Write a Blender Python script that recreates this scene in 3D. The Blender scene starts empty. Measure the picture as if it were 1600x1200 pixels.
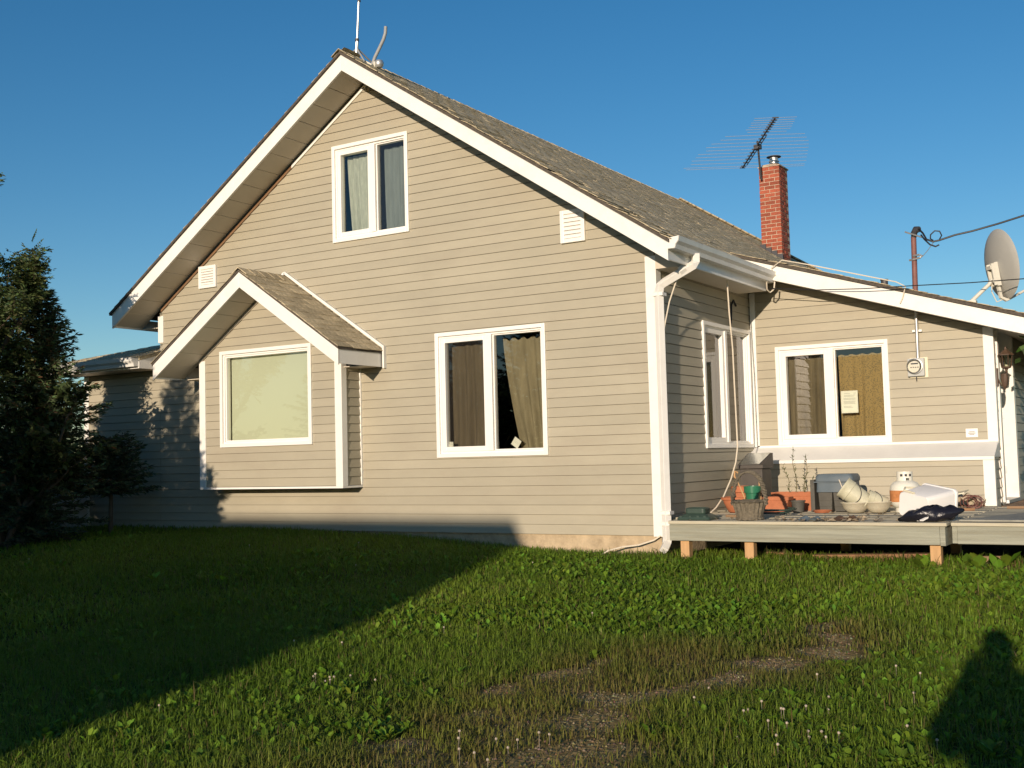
import bpy, bmesh, math, random
import numpy as np
from mathutils import Vector, Matrix

rnd = random.Random(7)
npr = np.random.default_rng(11)
scene = bpy.context.scene
col = scene.collection
R = math.radians

# ------------------------------------------------------------------ camera
FPX, YAW, PITCH, ROLL = 1780.8, .5549, .0645, .0257      # focal length in pixels of a 1600 wide picture
fwd = Vector((-math.sin(YAW)*math.cos(PITCH), math.cos(YAW)*math.cos(PITCH), math.sin(PITCH)))
rgt = Vector((math.cos(YAW), math.sin(YAW), 0))
dwn = fwd.cross(rgt)
right = math.cos(ROLL)*rgt + math.sin(ROLL)*dwn
down = -math.sin(ROLL)*rgt + math.cos(ROLL)*dwn
CAM = Vector((4.917, -10.81, 1.039))
cd = bpy.data.cameras.new('camera')
cd.sensor_width = 36; cd.lens = FPX/1600*36; cd.clip_start = .05; cd.clip_end = 3000
cam = bpy.data.objects.new('camera', cd); col.objects.link(cam)
m = Matrix((right, -down, -fwd)).transposed().to_4x4(); m.translation = CAM
cam.matrix_world = m
scene.camera = cam

# ------------------------------------------------------------------ light
LDIR = Vector((-.182, 1, -.176)).normalized()              # the way the light travels
world = bpy.data.worlds.new('World'); scene.world = world; world.use_nodes = True
nt = world.node_tree; bg = nt.nodes['Background']
sky = nt.nodes.new('ShaderNodeTexSky'); sky.sky_type = 'NISHITA'; sky.sun_disc = False
sky.sun_elevation = math.asin(-LDIR.z); sky.sun_rotation = math.atan2(-LDIR.x, -LDIR.y)
sky.altitude = 700; sky.air_density = 1.0; sky.dust_density = .3; sky.ozone_density = 2.5
hs = nt.nodes.new('ShaderNodeHueSaturation'); hs.inputs['Saturation'].default_value = 1.28
nt.links.new(sky.outputs[0], hs.inputs['Color']); nt.links.new(hs.outputs[0], bg.inputs[0]); bg.inputs[1].default_value = .12
sd = bpy.data.lights.new('sun', 'SUN'); sd.energy = 5.0; sd.angle = R(.53); sd.color = (1, .83, .66)
sun = bpy.data.objects.new('sun', sd); col.objects.link(sun)
sun.rotation_euler = LDIR.to_track_quat('-Z', 'Y').to_euler(); sun.location = (6, -30, 12)
vs = scene.view_settings
vs.view_transform = 'Standard'; vs.look = 'None'; vs.exposure = 0; vs.gamma = 1; vs.use_curve_mapping = False
scene.cycles.max_bounces = 8; scene.cycles.transparent_max_bounces = 12
scene.cycles.sample_clamp_indirect = 4

# ------------------------------------------------------------------ mesh helpers
BASE = {}
class MB:
    def __init__(s): s.v = []; s.f = []
    def add(s, vs, fs):
        o = len(s.v); s.v += [tuple(map(float, p)) for p in vs]; s.f += [tuple(i+o for i in f) for f in fs]; return s
    def hexa(s, c):     # 8 corners: bottom ring 0-3, top ring 4-7
        return s.add(c, [(0,3,2,1),(4,5,6,7),(0,1,5,4),(1,2,6,5),(2,3,7,6),(3,0,4,7)])
    def box(s, x0, x1, y0, y1, z0, z1):
        return s.hexa([(x0,y0,z0),(x1,y0,z0),(x1,y1,z0),(x0,y1,z0),(x0,y0,z1),(x1,y0,z1),(x1,y1,z1),(x0,y1,z1)])
    def obox(s, c, a, b, d):   # centre and three half axes
        c, a, b, d = map(Vector, (c, a, b, d))
        return s.hexa([c-a-b-d, c+a-b-d, c+a+b-d, c-a+b-d, c-a-b+d, c+a-b+d, c+a+b+d, c-a+b+d])
    def prism(s, poly, off):
        n = len(poly); poly = [Vector(p) for p in poly]; off = Vector(off)
        fs = [tuple(range(n))[::-1], tuple(range(n, 2*n))] + [(i, (i+1) % n, n+(i+1) % n, n+i) for i in range(n)]
        return s.add(poly+[p+off for p in poly], fs)
    def sheet(s, line, off):   # open strip swept along off
        n = len(line); off = Vector(off)
        return s.add([Vector(p) for p in line]+[Vector(p)+off for p in line], [(i, i+1, n+i+1, n+i) for i in range(n-1)])
    def tube(s, pts, r, n=8, sq=None):
        pts = [Vector(p) for p in pts]; k = len(pts); o = len(s.v)
        rr = r if isinstance(r, (list, tuple)) else [r]*k
        t0 = (pts[1]-pts[0]).normalized()
        u = t0.orthogonal().normalized() if sq is None else (Vector(sq)-t0*Vector(sq).dot(t0)).normalized()
        for i in range(k):
            t = (pts[min(i+1, k-1)]-pts[max(i-1, 0)])
            t = t.normalized() if t.length > 1e-9 else t0
            u = (u-t*u.dot(t)); u = u.normalized() if u.length > 1e-6 else t.orthogonal().normalized()
            w = t.cross(u)
            for j in range(n):
                a = 2*math.pi*(j+(.5 if n == 4 else 0))/n
                s.v.append(tuple(pts[i]+(u*math.cos(a)+w*math.sin(a))*rr[i]))
        for i in range(k-1):
            for j in range(n):
                s.f.append((o+i*n+j, o+i*n+(j+1) % n, o+(i+1)*n+(j+1) % n, o+(i+1)*n+j))
        s.f.append(tuple(o+j for j in range(n))[::-1]); s.f.append(tuple(o+(k-1)*n+j for j in range(n)))
        return s
    def lathe(s, prof, c=(0,0,0), n=20, sx=1, sy=1, cap=True, fn=None):
        o = len(s.v); k = len(prof)
        for r, z in prof:
            for j in range(n):
                a = 2*math.pi*j/n; q = r*(fn(a, z) if fn else 1)
                s.v.append((c[0]+q*math.cos(a)*sx, c[1]+q*math.sin(a)*sy, c[2]+z))
        for i in range(k-1):
            for j in range(n):
                s.f.append((o+i*n+j, o+i*n+(j+1) % n, o+(i+1)*n+(j+1) % n, o+(i+1)*n+j))
        if cap:
            s.f.append(tuple(o+j for j in range(n))[::-1]); s.f.append(tuple(o+(k-1)*n+j for j in range(n)))
        return s
    def xf(s, mat):
        s.v = [tuple(mat @ Vector(p)) for p in s.v]; return s
    def mesh(s, name, mat, base=Vector((0,0,0)), smooth=False, recalc=True, bevel=0):
        me = bpy.data.meshes.new(name)
        me.from_pydata([tuple(Vector(p)-base) for p in s.v], [], s.f)
        if recalc or bevel:
            bm = bmesh.new(); bm.from_mesh(me)
            if recalc: bmesh.ops.recalc_face_normals(bm, faces=bm.faces)
            if bevel:
                es = [e for e in bm.edges if len(e.link_faces) == 2 and e.calc_face_angle(0) > .5]
                bmesh.ops.bevel(bm, geom=es, offset=bevel, segments=2, affect='EDGES', profile=.5)
            bm.to_mesh(me); bm.free()
        if smooth:
            for p in me.polygons: p.use_smooth = True
            if smooth != 'all':
                try: me.set_sharp_from_angle(angle=R(40))
                except Exception: pass
        if mat: me.materials.append(M[mat] if isinstance(mat, str) else mat)
        return me
    def build(s, name, mat, parent=None, smooth=False, bevel=0, recalc=True, base=None):
        b = BASE[parent.name] if parent else Vector(base or (0,0,0))
        ob = bpy.data.objects.new(name, s.mesh(name, mat, b, smooth, recalc, bevel)); col.objects.link(ob)
        if parent: ob.parent = parent
        else: ob.location = b
        BASE[ob.name] = b
        return ob
def tag(o, label=None, cat=None, group=None, kind=None):
    if label: o['label'] = label
    if cat: o['category'] = cat
    if group: o['group'] = group
    if kind: o['kind'] = kind
    return o
def thing(name, label, cat, loc=(0,0,0), rot=None, group=None):
    """an Empty at a thing's base; with rot its parts are built in local coordinates"""
    o = bpy.data.objects.new(name, None); col.objects.link(o); o.location = loc; o.empty_display_size = .1
    if rot is not None: o.rotation_euler = rot; BASE[o.name] = Vector((0,0,0))
    else: BASE[o.name] = Vector(loc)
    return tag(o, label, cat, group)
def copy_part(src, parent, loc, rot=(0,0,0), scale=(1,1,1)):
    c = src.copy(); col.objects.link(c); c.parent = parent; c.location = Vector(loc)-BASE[parent.name]; c.rotation_euler = rot; c.scale = scale
    return c
def npmesh(name, V, F3, F4, mat, colors=None, smooth=False):
    """mesh from numpy arrays: triangles F3 and quads F4; colors per vertex"""
    me = bpy.data.meshes.new(name)
    V = np.asarray(V, np.float32); F3 = np.asarray(F3, np.int32).reshape(-1, 3); F4 = np.asarray(F4, np.int32).reshape(-1, 4)
    n3, n4 = len(F3), len(F4)
    me.vertices.add(len(V)); me.vertices.foreach_set('co', V.ravel())
    me.loops.add(n3*3+n4*4); me.loops.foreach_set('vertex_index', np.concatenate([F3.ravel(), F4.ravel()]))
    me.polygons.add(n3+n4)
    st = np.concatenate([np.arange(n3)*3, n3*3+np.arange(n4)*4]).astype(np.int32)
    me.polygons.foreach_set('loop_start', st)
    try: me.polygons.foreach_set('loop_total', np.concatenate([np.full(n3, 3), np.full(n4, 4)]).astype(np.int32))
    except Exception: pass
    me.update(calc_edges=True)
    if colors is not None:
        a = me.color_attributes.new('tint', 'FLOAT_COLOR', 'POINT')
        c = np.ones((len(V), 4), np.float32); c[:, :3] = colors
        a.data.foreach_set('color', c.ravel())
    if smooth: me.polygons.foreach_set('use_smooth', np.ones(n3+n4, bool))
    me.materials.append(M[mat])
    return me

# ------------------------------------------------------------------ materials
M = {}
def mat(name, color, rough=.6, var=.12, scale=6, bump=0, bscale=60, metal=0, dark=None, dscale=2.5, damt=.5, stretch=(1,1,1), spec=.4, rand=0, sss=None):
    m = bpy.data.materials.new(name); m.use_nodes = True; M[name] = m
    n = m.node_tree.nodes; l = m.node_tree.links; b = n['Principled BSDF']
    b.inputs['Roughness'].default_value = rough; b.inputs['Metallic'].default_value = metal
    b.inputs['Specular IOR Level'].default_value = spec
    tc = n.new('ShaderNodeTexCoord'); mp = n.new('ShaderNodeMapping'); mp.inputs['Scale'].default_value = stretch
    l.new(tc.outputs['Object'], mp.inputs[0])
    nz = n.new('ShaderNodeTexNoise'); nz.inputs['Scale'].default_value = scale; nz.inputs['Detail'].default_value = 6; nz.inputs['Roughness'].default_value = .65
    l.new(mp.outputs[0], nz.inputs['Vector'])
    rp = n.new('ShaderNodeMapRange'); rp.inputs['From Min'].default_value = .3; rp.inputs['From Max'].default_value = .7
    rp.inputs['To Min'].default_value = 1-var; rp.inputs['To Max'].default_value = 1+var
    l.new(nz.outputs['Fac'], rp.inputs['Value'])
    mul = n.new('ShaderNodeVectorMath'); mul.operation = 'SCALE'; mul.inputs[0].default_value = color[:3]
    l.new(rp.outputs[0], mul.inputs['Scale'])
    out = mul.outputs[0]
    if rand:
        oi = n.new('ShaderNodeObjectInfo'); r2 = n.new('ShaderNodeMapRange'); r2.inputs['To Min'].default_value = 1-rand; r2.inputs['To Max'].default_value = 1+rand
        l.new(oi.outputs['Random'], r2.inputs['Value'])
        m2 = n.new('ShaderNodeVectorMath'); m2.operation = 'SCALE'; l.new(out, m2.inputs[0]); l.new(r2.outputs[0], m2.inputs['Scale']); out = m2.outputs[0]
    if dark is not None:    # stains with a shape of their own
        n2 = n.new('ShaderNodeTexNoise'); n2.inputs['Scale'].default_value = dscale; n2.inputs['Detail'].default_value = 8; n2.inputs['Roughness'].default_value = .7
        l.new(mp.outputs[0], n2.inputs['Vector'])
        r3 = n.new('ShaderNodeMapRange'); r3.inputs['From Min'].default_value = .5; r3.inputs['From Max'].default_value = .72; r3.inputs['To Max'].default_value = damt
        l.new(n2.outputs['Fac'], r3.inputs['Value'])
        mx = n.new('ShaderNodeMix'); mx.data_type = 'RGBA'; mx.inputs['B'].default_value = (*dark, 1)
        l.new(out, mx.inputs['A']); l.new(r3.outputs[0], mx.inputs['Factor']); out = mx.outputs['Result']
    l.new(out, b.inputs['Base Color'])
    if bump:
        n3 = n.new('ShaderNodeTexNoise'); n3.inputs['Scale'].default_value = bscale; n3.inputs['Detail'].default_value = 5
        l.new(mp.outputs[0], n3.inputs['Vector'])
        bp = n.new('ShaderNodeBump'); bp.inputs['Strength'].default_value = bump; bp.inputs['Distance'].default_value = .02
        l.new(n3.outputs['Fac'], bp.inputs['Height']); l.new(bp.outputs[0], b.inputs['Normal'])
    return m
mat('siding', (.378,.342,.252), .5, .07, 2.2, bump=.16, bscale=7, stretch=(.5,.5,1.4), rand=.04, dark=(.335,.285,.21), dscale=1.3, damt=.5)
mat('felt_and_shade', (.20,.115,.06), .9, .2)  # building paper, and painted shade on the lower left frieze
mat('roofedge', (.085,.07,.055), .95, .35, 30)
mat('white', (.80,.78,.72), .35, .03, 4, dark=(.55,.5,.42), dscale=3, damt=.25)
mat('vinyl', (.82,.80,.74), .3, .02, 4)
mat('gutter', (.72,.71,.66), .35, .04, 5, dark=(.4,.37,.3), dscale=4, damt=.3)
mat('soffit', (.56,.50,.40), .5, .04, 4)
mat('shelf', (.72,.71,.67), .45, .04, 4)
mat('shingle', (.52,.435,.285), .95, .35, 26, bump=.5, bscale=180, rand=.2, dark=(.20,.175,.125), dscale=5, damt=.5, spec=.2)
mat('shingle2', (.50,.42,.275), .95, .4, 22, bump=.5, bscale=180, dark=(.17,.15,.11), dscale=4, damt=.6, spec=.2)
mat('brick', (.34,.085,.045), .85, .25, 30, bump=.4, bscale=120, rand=.25, dark=(.12,.05,.035), dscale=14, damt=.6)
mat('mortar', (.48,.38,.28), .95, .2, 30, bump=.4, bscale=100)
mat('concrete', (.46,.36,.23), .9, .2, 8, bump=.4, bscale=40, dark=(.24,.18,.11), dscale=5, damt=.6)
mat('deckwood', (.46,.42,.31), .85, .2, 5, bump=.3, bscale=30, stretch=(.25,3,3), rand=.12, dark=(.17,.14,.08), dscale=5, damt=.55)
mat('deckrim', (.30,.30,.235), .85, .22, 9, bump=.4, bscale=26, stretch=(.12,3,4), dark=(.15,.125,.075), dscale=3.2, damt=.75)
mat('newwood', (.50,.30,.14), .75, .15, 8, bump=.15, stretch=(3,3,.4))
mat('plywood', (.30,.29,.24), .9, .3, 6, bump=.4, bscale=30, stretch=(.5,2.5,1), dark=(.15,.13,.09), dscale=7, damt=.6)
mat('brownboard', (.25,.16,.09), .85, .2, 8, stretch=(.3,3,3))
mat('scrapwood', (.26,.14,.07), .9, .3, 10, stretch=(.3,3,3))
mat('steel', (.42,.43,.43), .4, .1, 10, metal=.7)
mat('galv', (.55,.55,.53), .42, .12, 14, metal=.75)
mat('greypipe', (.30,.31,.31), .5, .1, 8)
mat('darkmetal', (.05,.05,.055), .5, .1)
mat('rustpipe', (.20,.085,.07), .6, .2, 12)
mat('cable_black', (.012,.012,.014), .5, .05)
mat('cable_white', (.68,.60,.47), .5, .05)
mat('dish', (.42,.41,.37), .5, .05, 4)
mat('dishbracket', (.60,.58,.50), .5, .06)
mat('meterbox', (.42,.43,.41), .45, .06)
mat('meterface', (.70,.66,.56), .3, .03)
mat('ink', (.05,.05,.05), .7, 0)
mat('inkgrey', (.25,.24,.22), .7, 0)
mat('paper', (.72,.70,.62), .8, .04)
mat('terracotta', (.42,.145,.065), .8, .15, 14, dark=(.35,.14,.07), dscale=9, damt=.4)
mat('soil', (.06,.04,.025), .95, .3, 30, bump=.5, bscale=60)
mat('greenpot', (.03,.16,.085), .3, .08, 6)
mat('darkgreen', (.035,.06,.045), .5, .15, 10)
mat('basket', (.16,.135,.095), .9, .35, 40, bump=.3, bscale=90)
mat('basketrim', (.10,.085,.06), .9, .35, 40)
mat('mirror', (.62,.64,.62), .18, .04, 4, metal=.85)
mat('darkbox', (.07,.06,.05), .6, .2, 10)
mat('bluebin', (.10,.13,.15), .55, .12, 6, dark=(.15,.15,.14), dscale=5, damt=.4)
mat('greybin', (.085,.08,.065), .7, .2, 8)
mat('tankpaint', (.72,.70,.60), .35, .05, 6)
mat('tankrust', (.50,.20,.07), .8, .3, 12)
mat('bucket', (.52,.50,.36), .5, .1, 9, dark=(.3,.26,.16), dscale=8, damt=.5)
mat('bowl', (.50,.46,.34), .55, .12, 9, dark=(.3,.22,.15), dscale=8, damt=.5)
mat('whitebin', (.80,.78,.74), .4, .03, 4)
mat('cream', (.72,.66,.48), .5, .05)
mat('blackbag', (.012,.012,.018), .28, .2, 8, bump=.4, bscale=25)
mat('cardboard', (.50,.42,.30), .85, .15, 8)
mat('leaflitter', (.30,.24,.16), .9, .4, 18, rand=.3)
mat('lantern', (.09,.055,.035), .55, .2, 12)
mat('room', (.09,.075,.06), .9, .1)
mat('lace', (.40,.42,.36), .9, .18, 14, stretch=(3,3,.6))
mat('greycurtain', (.26,.30,.30), .9, .12, 8, stretch=(3,3,.4))
mat('olivecurtain', (.235,.195,.12), .9, .22, 5, stretch=(2,2,.5))
mat('browncurtain', (.15,.115,.065), .9, .3, 6, stretch=(3,3,.4))
mat('darkcurtain', (.15,.115,.07), .9, .2, 6, stretch=(3,3,.4))
mat('blind', (.51,.52,.40), .8, .008, 3)
mat('door', (.55,.55,.52), .5, .04)
mat('barrel', (.50,.52,.53), .5, .06)
mat('bark', (.10,.075,.05), .95, .3, 20, bump=.6, bscale=40, stretch=(1,1,.4))
mat('stem', (.12,.10,.04), .9, .2)
mat('garagewall', (.30,.28,.25), .8, .1)
mat('jacket', (.05,.06,.09), .8, .15, 20)
mat('skin', (.50,.30,.22), .5, .06)
mat('hair', (.06,.04,.025), .6, .2)
mat('trousers', (.06,.07,.10), .8, .15, 20)
mat('gravel', (.36,.29,.22), .9, .3, 30, rand=.3)

def curtain_pattern():
    m = mat('mustard', (.40,.27,.08), .9, .1, 5)
    n = m.node_tree.nodes; l = m.node_tree.links; b = n['Principled BSDF']
    tc = n.new('ShaderNodeTexCoord'); v = n.new('ShaderNodeTexVoronoi'); v.inputs['Scale'].default_value = 62
    l.new(tc.outputs['Object'], v.inputs['Vector'])
    r = n.new('ShaderNodeValToRGB'); r.color_ramp.interpolation = 'CONSTANT'
    r.color_ramp.elements[0].color = (.17,.13,.07,1); r.color_ramp.elements[1].position = .36; r.color_ramp.elements[1].color = (.36,.25,.10,1)
    l.new(v.outputs['Distance'], r.inputs[0]); l.new(r.outputs[0], b.inputs['Base Color'])
curtain_pattern()
def glass(name, tint, ior=1.5, rough=0.0):
    m = bpy.data.materials.new(name); m.use_nodes = True; M[name] = m
    n = m.node_tree.nodes; l = m.node_tree.links; n.remove(n['Principled BSDF'])
    t = n.new('ShaderNodeBsdfTransparent'); t.inputs[0].default_value = (*tint, 1)
    g = n.new('ShaderNodeBsdfGlossy'); g.inputs['Roughness'].default_value = rough; g.inputs[0].default_value = (.95,.95,.95,1)
    fr = n.new('ShaderNodeFresnel'); fr.inputs['IOR'].default_value = ior
    mx = n.new('ShaderNodeMixShader'); l.new(fr.outputs[0], mx.inputs[0]); l.new(t.outputs[0], mx.inputs[1]); l.new(g.outputs[0], mx.inputs[2])
    l.new(mx.outputs[0], n['Material Output'].inputs[0])
glass('glass', (.84,.87,.84), 1.85)
glass('clearglass', (.95,.95,.93), 1.4)
glass('lanternglass', (.7,.72,.6), 1.5, .1)
def screen(name, cover, c):
    m = bpy.data.materials.new(name); m.use_nodes = True; M[name] = m
    n = m.node_tree.nodes; l = m.node_tree.links; b = n['Principled BSDF']; b.inputs['Base Color'].default_value = (*c, 1); b.inputs['Roughness'].default_value = .8
    t = n.new('ShaderNodeBsdfTransparent'); mx = n.new('ShaderNodeMixShader'); mx.inputs[0].default_value = cover
    l.new(t.outputs[0], mx.inputs[1]); l.new(b.outputs[0], mx.inputs[2]); l.new(mx.outputs[0], n['Material Output'].inputs[0])
screen('insectscreen', .16, (.035,.035,.035))
def leafmat(name, rough=.55, trans=.35, gain=1.0):
    m = bpy.data.materials.new(name); m.use_nodes = True; M[name] = m
    n = m.node_tree.nodes; l = m.node_tree.links; b = n['Principled BSDF']; b.inputs['Roughness'].default_value = rough
    b.inputs['Specular IOR Level'].default_value = .25
    a = n.new('ShaderNodeVertexColor'); a.layer_name = 'tint'
    l.new(a.outputs[0], b.inputs['Base Color'])
    t = n.new('ShaderNodeBsdfTranslucent'); l.new(a.outputs[0], t.inputs[0])
    mx = n.new('ShaderNodeMixShader'); mx.inputs[0].default_value = trans
    l.new(b.outputs[0], mx.inputs[1]); l.new(t.outputs[0], mx.inputs[2]); l.new(mx.outputs[0], n['Material Output'].inputs[0])
leafmat('leaf'); leafmat('needle', .7, .1); leafmat('grass', .6, .3)

# ------------------------------------------------------------------ ground
def smooth(e0, e1, x):
    t = np.clip((x-e0)/(e1-e0), 0, 1); return t*t*(3-2*t)
def zg(x, y):
    x = np.asarray(x, float); y = np.asarray(y, float)
    z = -.03-.037*np.clip(-.6-y, 0, 30)
    z = z+.205*smooth(0, 5.2, -x)*smooth(-7.5, -.8, y)
    z = z+.018*np.sin(1.7*x+.6*y)*np.sin(.9*y-.4*x+1)*smooth(-.3, -1.5, y)+.008*np.sin(4.1*x+2)*np.sin(3.3*y)*smooth(-.3, -1.5, y)
    return z
PATHS = [((2.68,-3.35),.20,.8), ((2.8,-3.75),.24,.95), ((2.85,-4.15),.26,1.0), ((2.78,-4.65),.27,1.0), ((2.5,-5.1),.26,1.0), ((2.3,-5.45),.27,.95), ((2.3,-5.9),.30,.85), ((2.42,-6.4),.34,.8), ((2.5,-6.9),.36,.8), ((2.6,-7.5),.4,.8),
         ((1.63,-4.85),.17,.9), ((1.68,-5.2),.19,.95), ((1.6,-5.6),.17,.75), ((1.6,-6.1),.17,.65), ((1.7,-6.7),.2,.7), ((1.8,-7.3),.22,.7),
         ((2.2,-4.7),.42,.35), ((2.0,-5.4),.4,.45), ((2.0,-6.1),.4,.5), ((2.1,-6.9),.45,.5), ((3.9,-.9),.35,.5), ((3.2,-.2),.4,.8)]
def dirt(x, y):
    x = np.asarray(x, float); y = np.asarray(y, float); d = np.zeros_like(x)
    wx = x+.10*np.sin(5*y+2*x)+.05*np.sin(13*x-7*y); wy = y+.10*np.sin(6*x+1)+.05*np.sin(11*y+5*x)
    for (cx, cy), r, a in PATHS:
        q = ((wx-cx)**2+(wy-cy)**2)/(r*r*.72); d = np.maximum(d, a*np.exp(-q*q*.8))
    return d
def dryness(x, y):
    x = np.asarray(x, float); y = np.asarray(y, float); d = np.zeros_like(x)
    for (cx, cy), r, a in PATHS[:-2]:
        d = np.maximum(d, np.exp(-((x-cx+.08*np.sin(4*y))**2+(y-cy+.08*np.sin(5*x))**2)/(2.6*r*r)))
    return d
def axis(lo, hi, step, far):
    a = np.arange(lo, hi+1e-6, step); g = [a[-1]]
    s = step
    while g[-1] < far: s *= 1.5; g.append(g[-1]+s)
    h = [a[0]]; s = step
    while h[-1] > -far: s *= 1.5; h.append(h[-1]-s)
    return np.concatenate([np.array(h[1:][::-1]), a, np.array(g[1:])])
gx = axis(-12, 7, .11, 900); gy = axis(-10.5, 1.5, .11, 900)
X, Y = np.meshgrid(gx, gy); Z = zg(X, Y)
nx, ny = len(gx), len(gy)
i = (np.arange(ny-1)[:, None]*nx+np.arange(nx-1)[None, :]).ravel()
F4 = np.stack([i, i+1, i+nx+1, i+nx], 1)
D = dirt(X, Y).ravel()
def groundmat():
    m = bpy.data.materials.new('ground'); m.use_nodes = True; M['ground'] = m
    n = m.node_tree.nodes; l = m.node_tree.links; b = n['Principled BSDF']; b.inputs['Roughness'].default_value = .95; b.inputs['Specular IOR Level'].default_value = .1
    a = n.new('ShaderNodeVertexColor'); a.layer_name = 'tint'
    tc = n.new('ShaderNodeTexCoord'); nz = n.new('ShaderNodeTexNoise'); nz.inputs['Scale'].default_value = 25; nz.inputs['Detail'].default_value = 8
    l.new(tc.outputs['Object'], nz.inputs['Vector'])
    r = n.new('ShaderNodeMapRange'); r.inputs['From Min'].default_value = .3; r.inputs['From Max'].default_value = .7; r.inputs['To Min'].default_value = .55; r.inputs['To Max'].default_value = 1.45
    l.new(nz.outputs['Fac'], r.inputs['Value'])
    s = n.new('ShaderNodeVectorMath'); s.operation = 'SCALE'; l.new(a.outputs[0], s.inputs[0]); l.new(r.outputs[0], s.inputs['Scale']); l.new(s.outputs[0], b.inputs['Base Color'])
    bp = n.new('ShaderNodeBump'); bp.inputs['Strength'].default_value = .6; bp.inputs['Distance'].default_value = .03
    l.new(nz.outputs['Fac'], bp.inputs['Height']); l.new(bp.outputs[0], b.inputs['Normal'])
groundmat()
base_c = np.array([.035,.038,.012]); dirt_c = np.array([.36,.25,.10]); far_c = np.array([.045,.075,.018])
fx = smooth(9, 14, np.hypot(X.ravel()+2, Y.ravel()+4))[:, None]
gc = base_c*(1-fx)+far_c*fx; gc = gc*(1-D[:, None])+dirt_c*D[:, None]
ground = bpy.data.objects.new('ground', npmesh('ground', np.stack([X.ravel(), Y.ravel(), Z.ravel()], 1), [], F4, 'ground', gc, True)); col.objects.link(ground)
tag(ground, kind='structure')

# ================================================================== the house
house = thing('house', 'one and a half storey beige vinyl sided house with gable and low side entry', 'house')
HS = .1055                                   # height of a siding course
def FY(y0): return lambda u, z, d: (u, y0-d, z)      # wall facing the street
def FX(x0, s=1): return lambda u, z, d: (x0+s*d, u, z)
def intervals(lo, hi, cuts):
    out = [(lo, hi)]
    for a, b in cuts:
        nxt = []
        for p, q in out:
            if b <= p or a >= q: nxt.append((p, q)); continue
            if a > p: nxt.append((p, a))
            if b < q: nxt.append((b, q))
        out = nxt
    return [(p, q) for p, q in out if q-p > .004]
def bands(z0, z1, lf, rf, ops, brk=()):
    zs = sorted({z0, z1, *[z for o in ops for z in o[2:4] if z0 < z < z1], *[b for b in brk if z0 < b < z1]})
    for za, zb in zip(zs, zs[1:]):
        zm = (za+zb)/2
        cuts = [(o[0], o[1]) for o in ops if o[2] <= zm <= o[3]]
        lo, hi = lf(zm), rf(zm)
        if hi-lo < .01: continue
        for p, q in intervals(lo, hi, cuts):
            pa, pb = (lf(za), lf(zb)) if p == lo else (p, p)
            qa, qb = (rf(za), rf(zb)) if q == hi else (q, q)
            yield za, zb, pa, pb, max(qa, pa), max(qb, pb)
def wall(mp, z0, z1, lf, rf, ops=(), brk=(), thick=.15, siding=True, sops=None, zs=None, srange=None, mat_='felt_and_shade', off=.03):
    mb = MB()
    for za, zb, pa, pb, qa, qb in bands(z0, z1, lf, rf, ops, brk):
        mb.hexa([mp(pa, za, -off), mp(qa, za, -off), mp(qa, za, -off-thick), mp(pa, za, -off-thick), mp(pb, zb, -off), mp(qb, zb, -off), mp(qb, zb, -off-thick), mp(pb, zb, -off-thick)])
    w = mb.build('wall', mat_, house)
    if siding:
        sz = z0 if zs is None else zs; k = 0
        L, Rr = (lf, rf) if srange is None else (lambda z: max(lf(z), srange[0]), lambda z: min(rf(z), srange[1]))
        while sz+k*HS < z1-.01:
            a, b = sz+k*HS, min(sz+(k+1)*HS, z1); k += 1
            jit = rnd.uniform(-.0012, .0012)
            dd = lambda z: .016+jit-.011*(z-a)/HS
            top = b-.0037
            prev, runs = [], []
            for bd_ in bands(a, top, L, Rr, sops if sops is not None else ops, brk):
                za, zb, pa, pb, qa, qb = bd_
                mb = next((r_ for z_, p_, q_, r_ in prev if abs(z_-za) < 1e-6 and p_ < qa-.003 and q_ > pa+.003), None)
                if mb is None: mb = MB(); runs.append(mb)
                prev.append((zb, pb, qb, mb))
                mb.add([mp(pa, za, dd(za)), mp(qa, za, dd(za)), mp(qb, zb, dd(zb)), mp(pb, zb, dd(zb))], [(0,1,2,3)])
                if abs(za-a) < 1e-6: mb.add([mp(pa, za, -.028), mp(qa, za, -.028), mp(qa, za, dd(za)), mp(pa, za, dd(za))], [(0,1,2,3)])
                if abs(zb-top) < 1e-6: mb.add([mp(pb, zb, dd(zb)), mp(qb, zb, dd(zb)), mp(qb, zb, -.02), mp(pb, zb, -.02)], [(0,1,2,3)])
            for mb in runs: mb.build('siding_board', 'siding', w, recalc=False)
    return w
def mbox(mb, mp, u0, u1, z0, z1, d0, d1):
    return mb.hexa([mp(u0,z0,d1), mp(u1,z0,d1), mp(u1,z0,d0), mp(u0,z0,d0), mp(u0,z1,d1), mp(u1,z1,d1), mp(u1,z1,d0), mp(u0,z1,d0)])
def ring(mb, mp, u0, u1, z0, z1, w, d0, d1):
    mbox(mb, mp, u0, u0+w, z0, z1, d0, d1); mbox(mb, mp, u1-w, u1, z0, z1, d0, d1)
    mbox(mb, mp, u0+w, u1-w, z0, z0+w, d0, d1); mbox(mb, mp, u0+w, u1-w, z1-w, z1, d0, d1)
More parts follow.
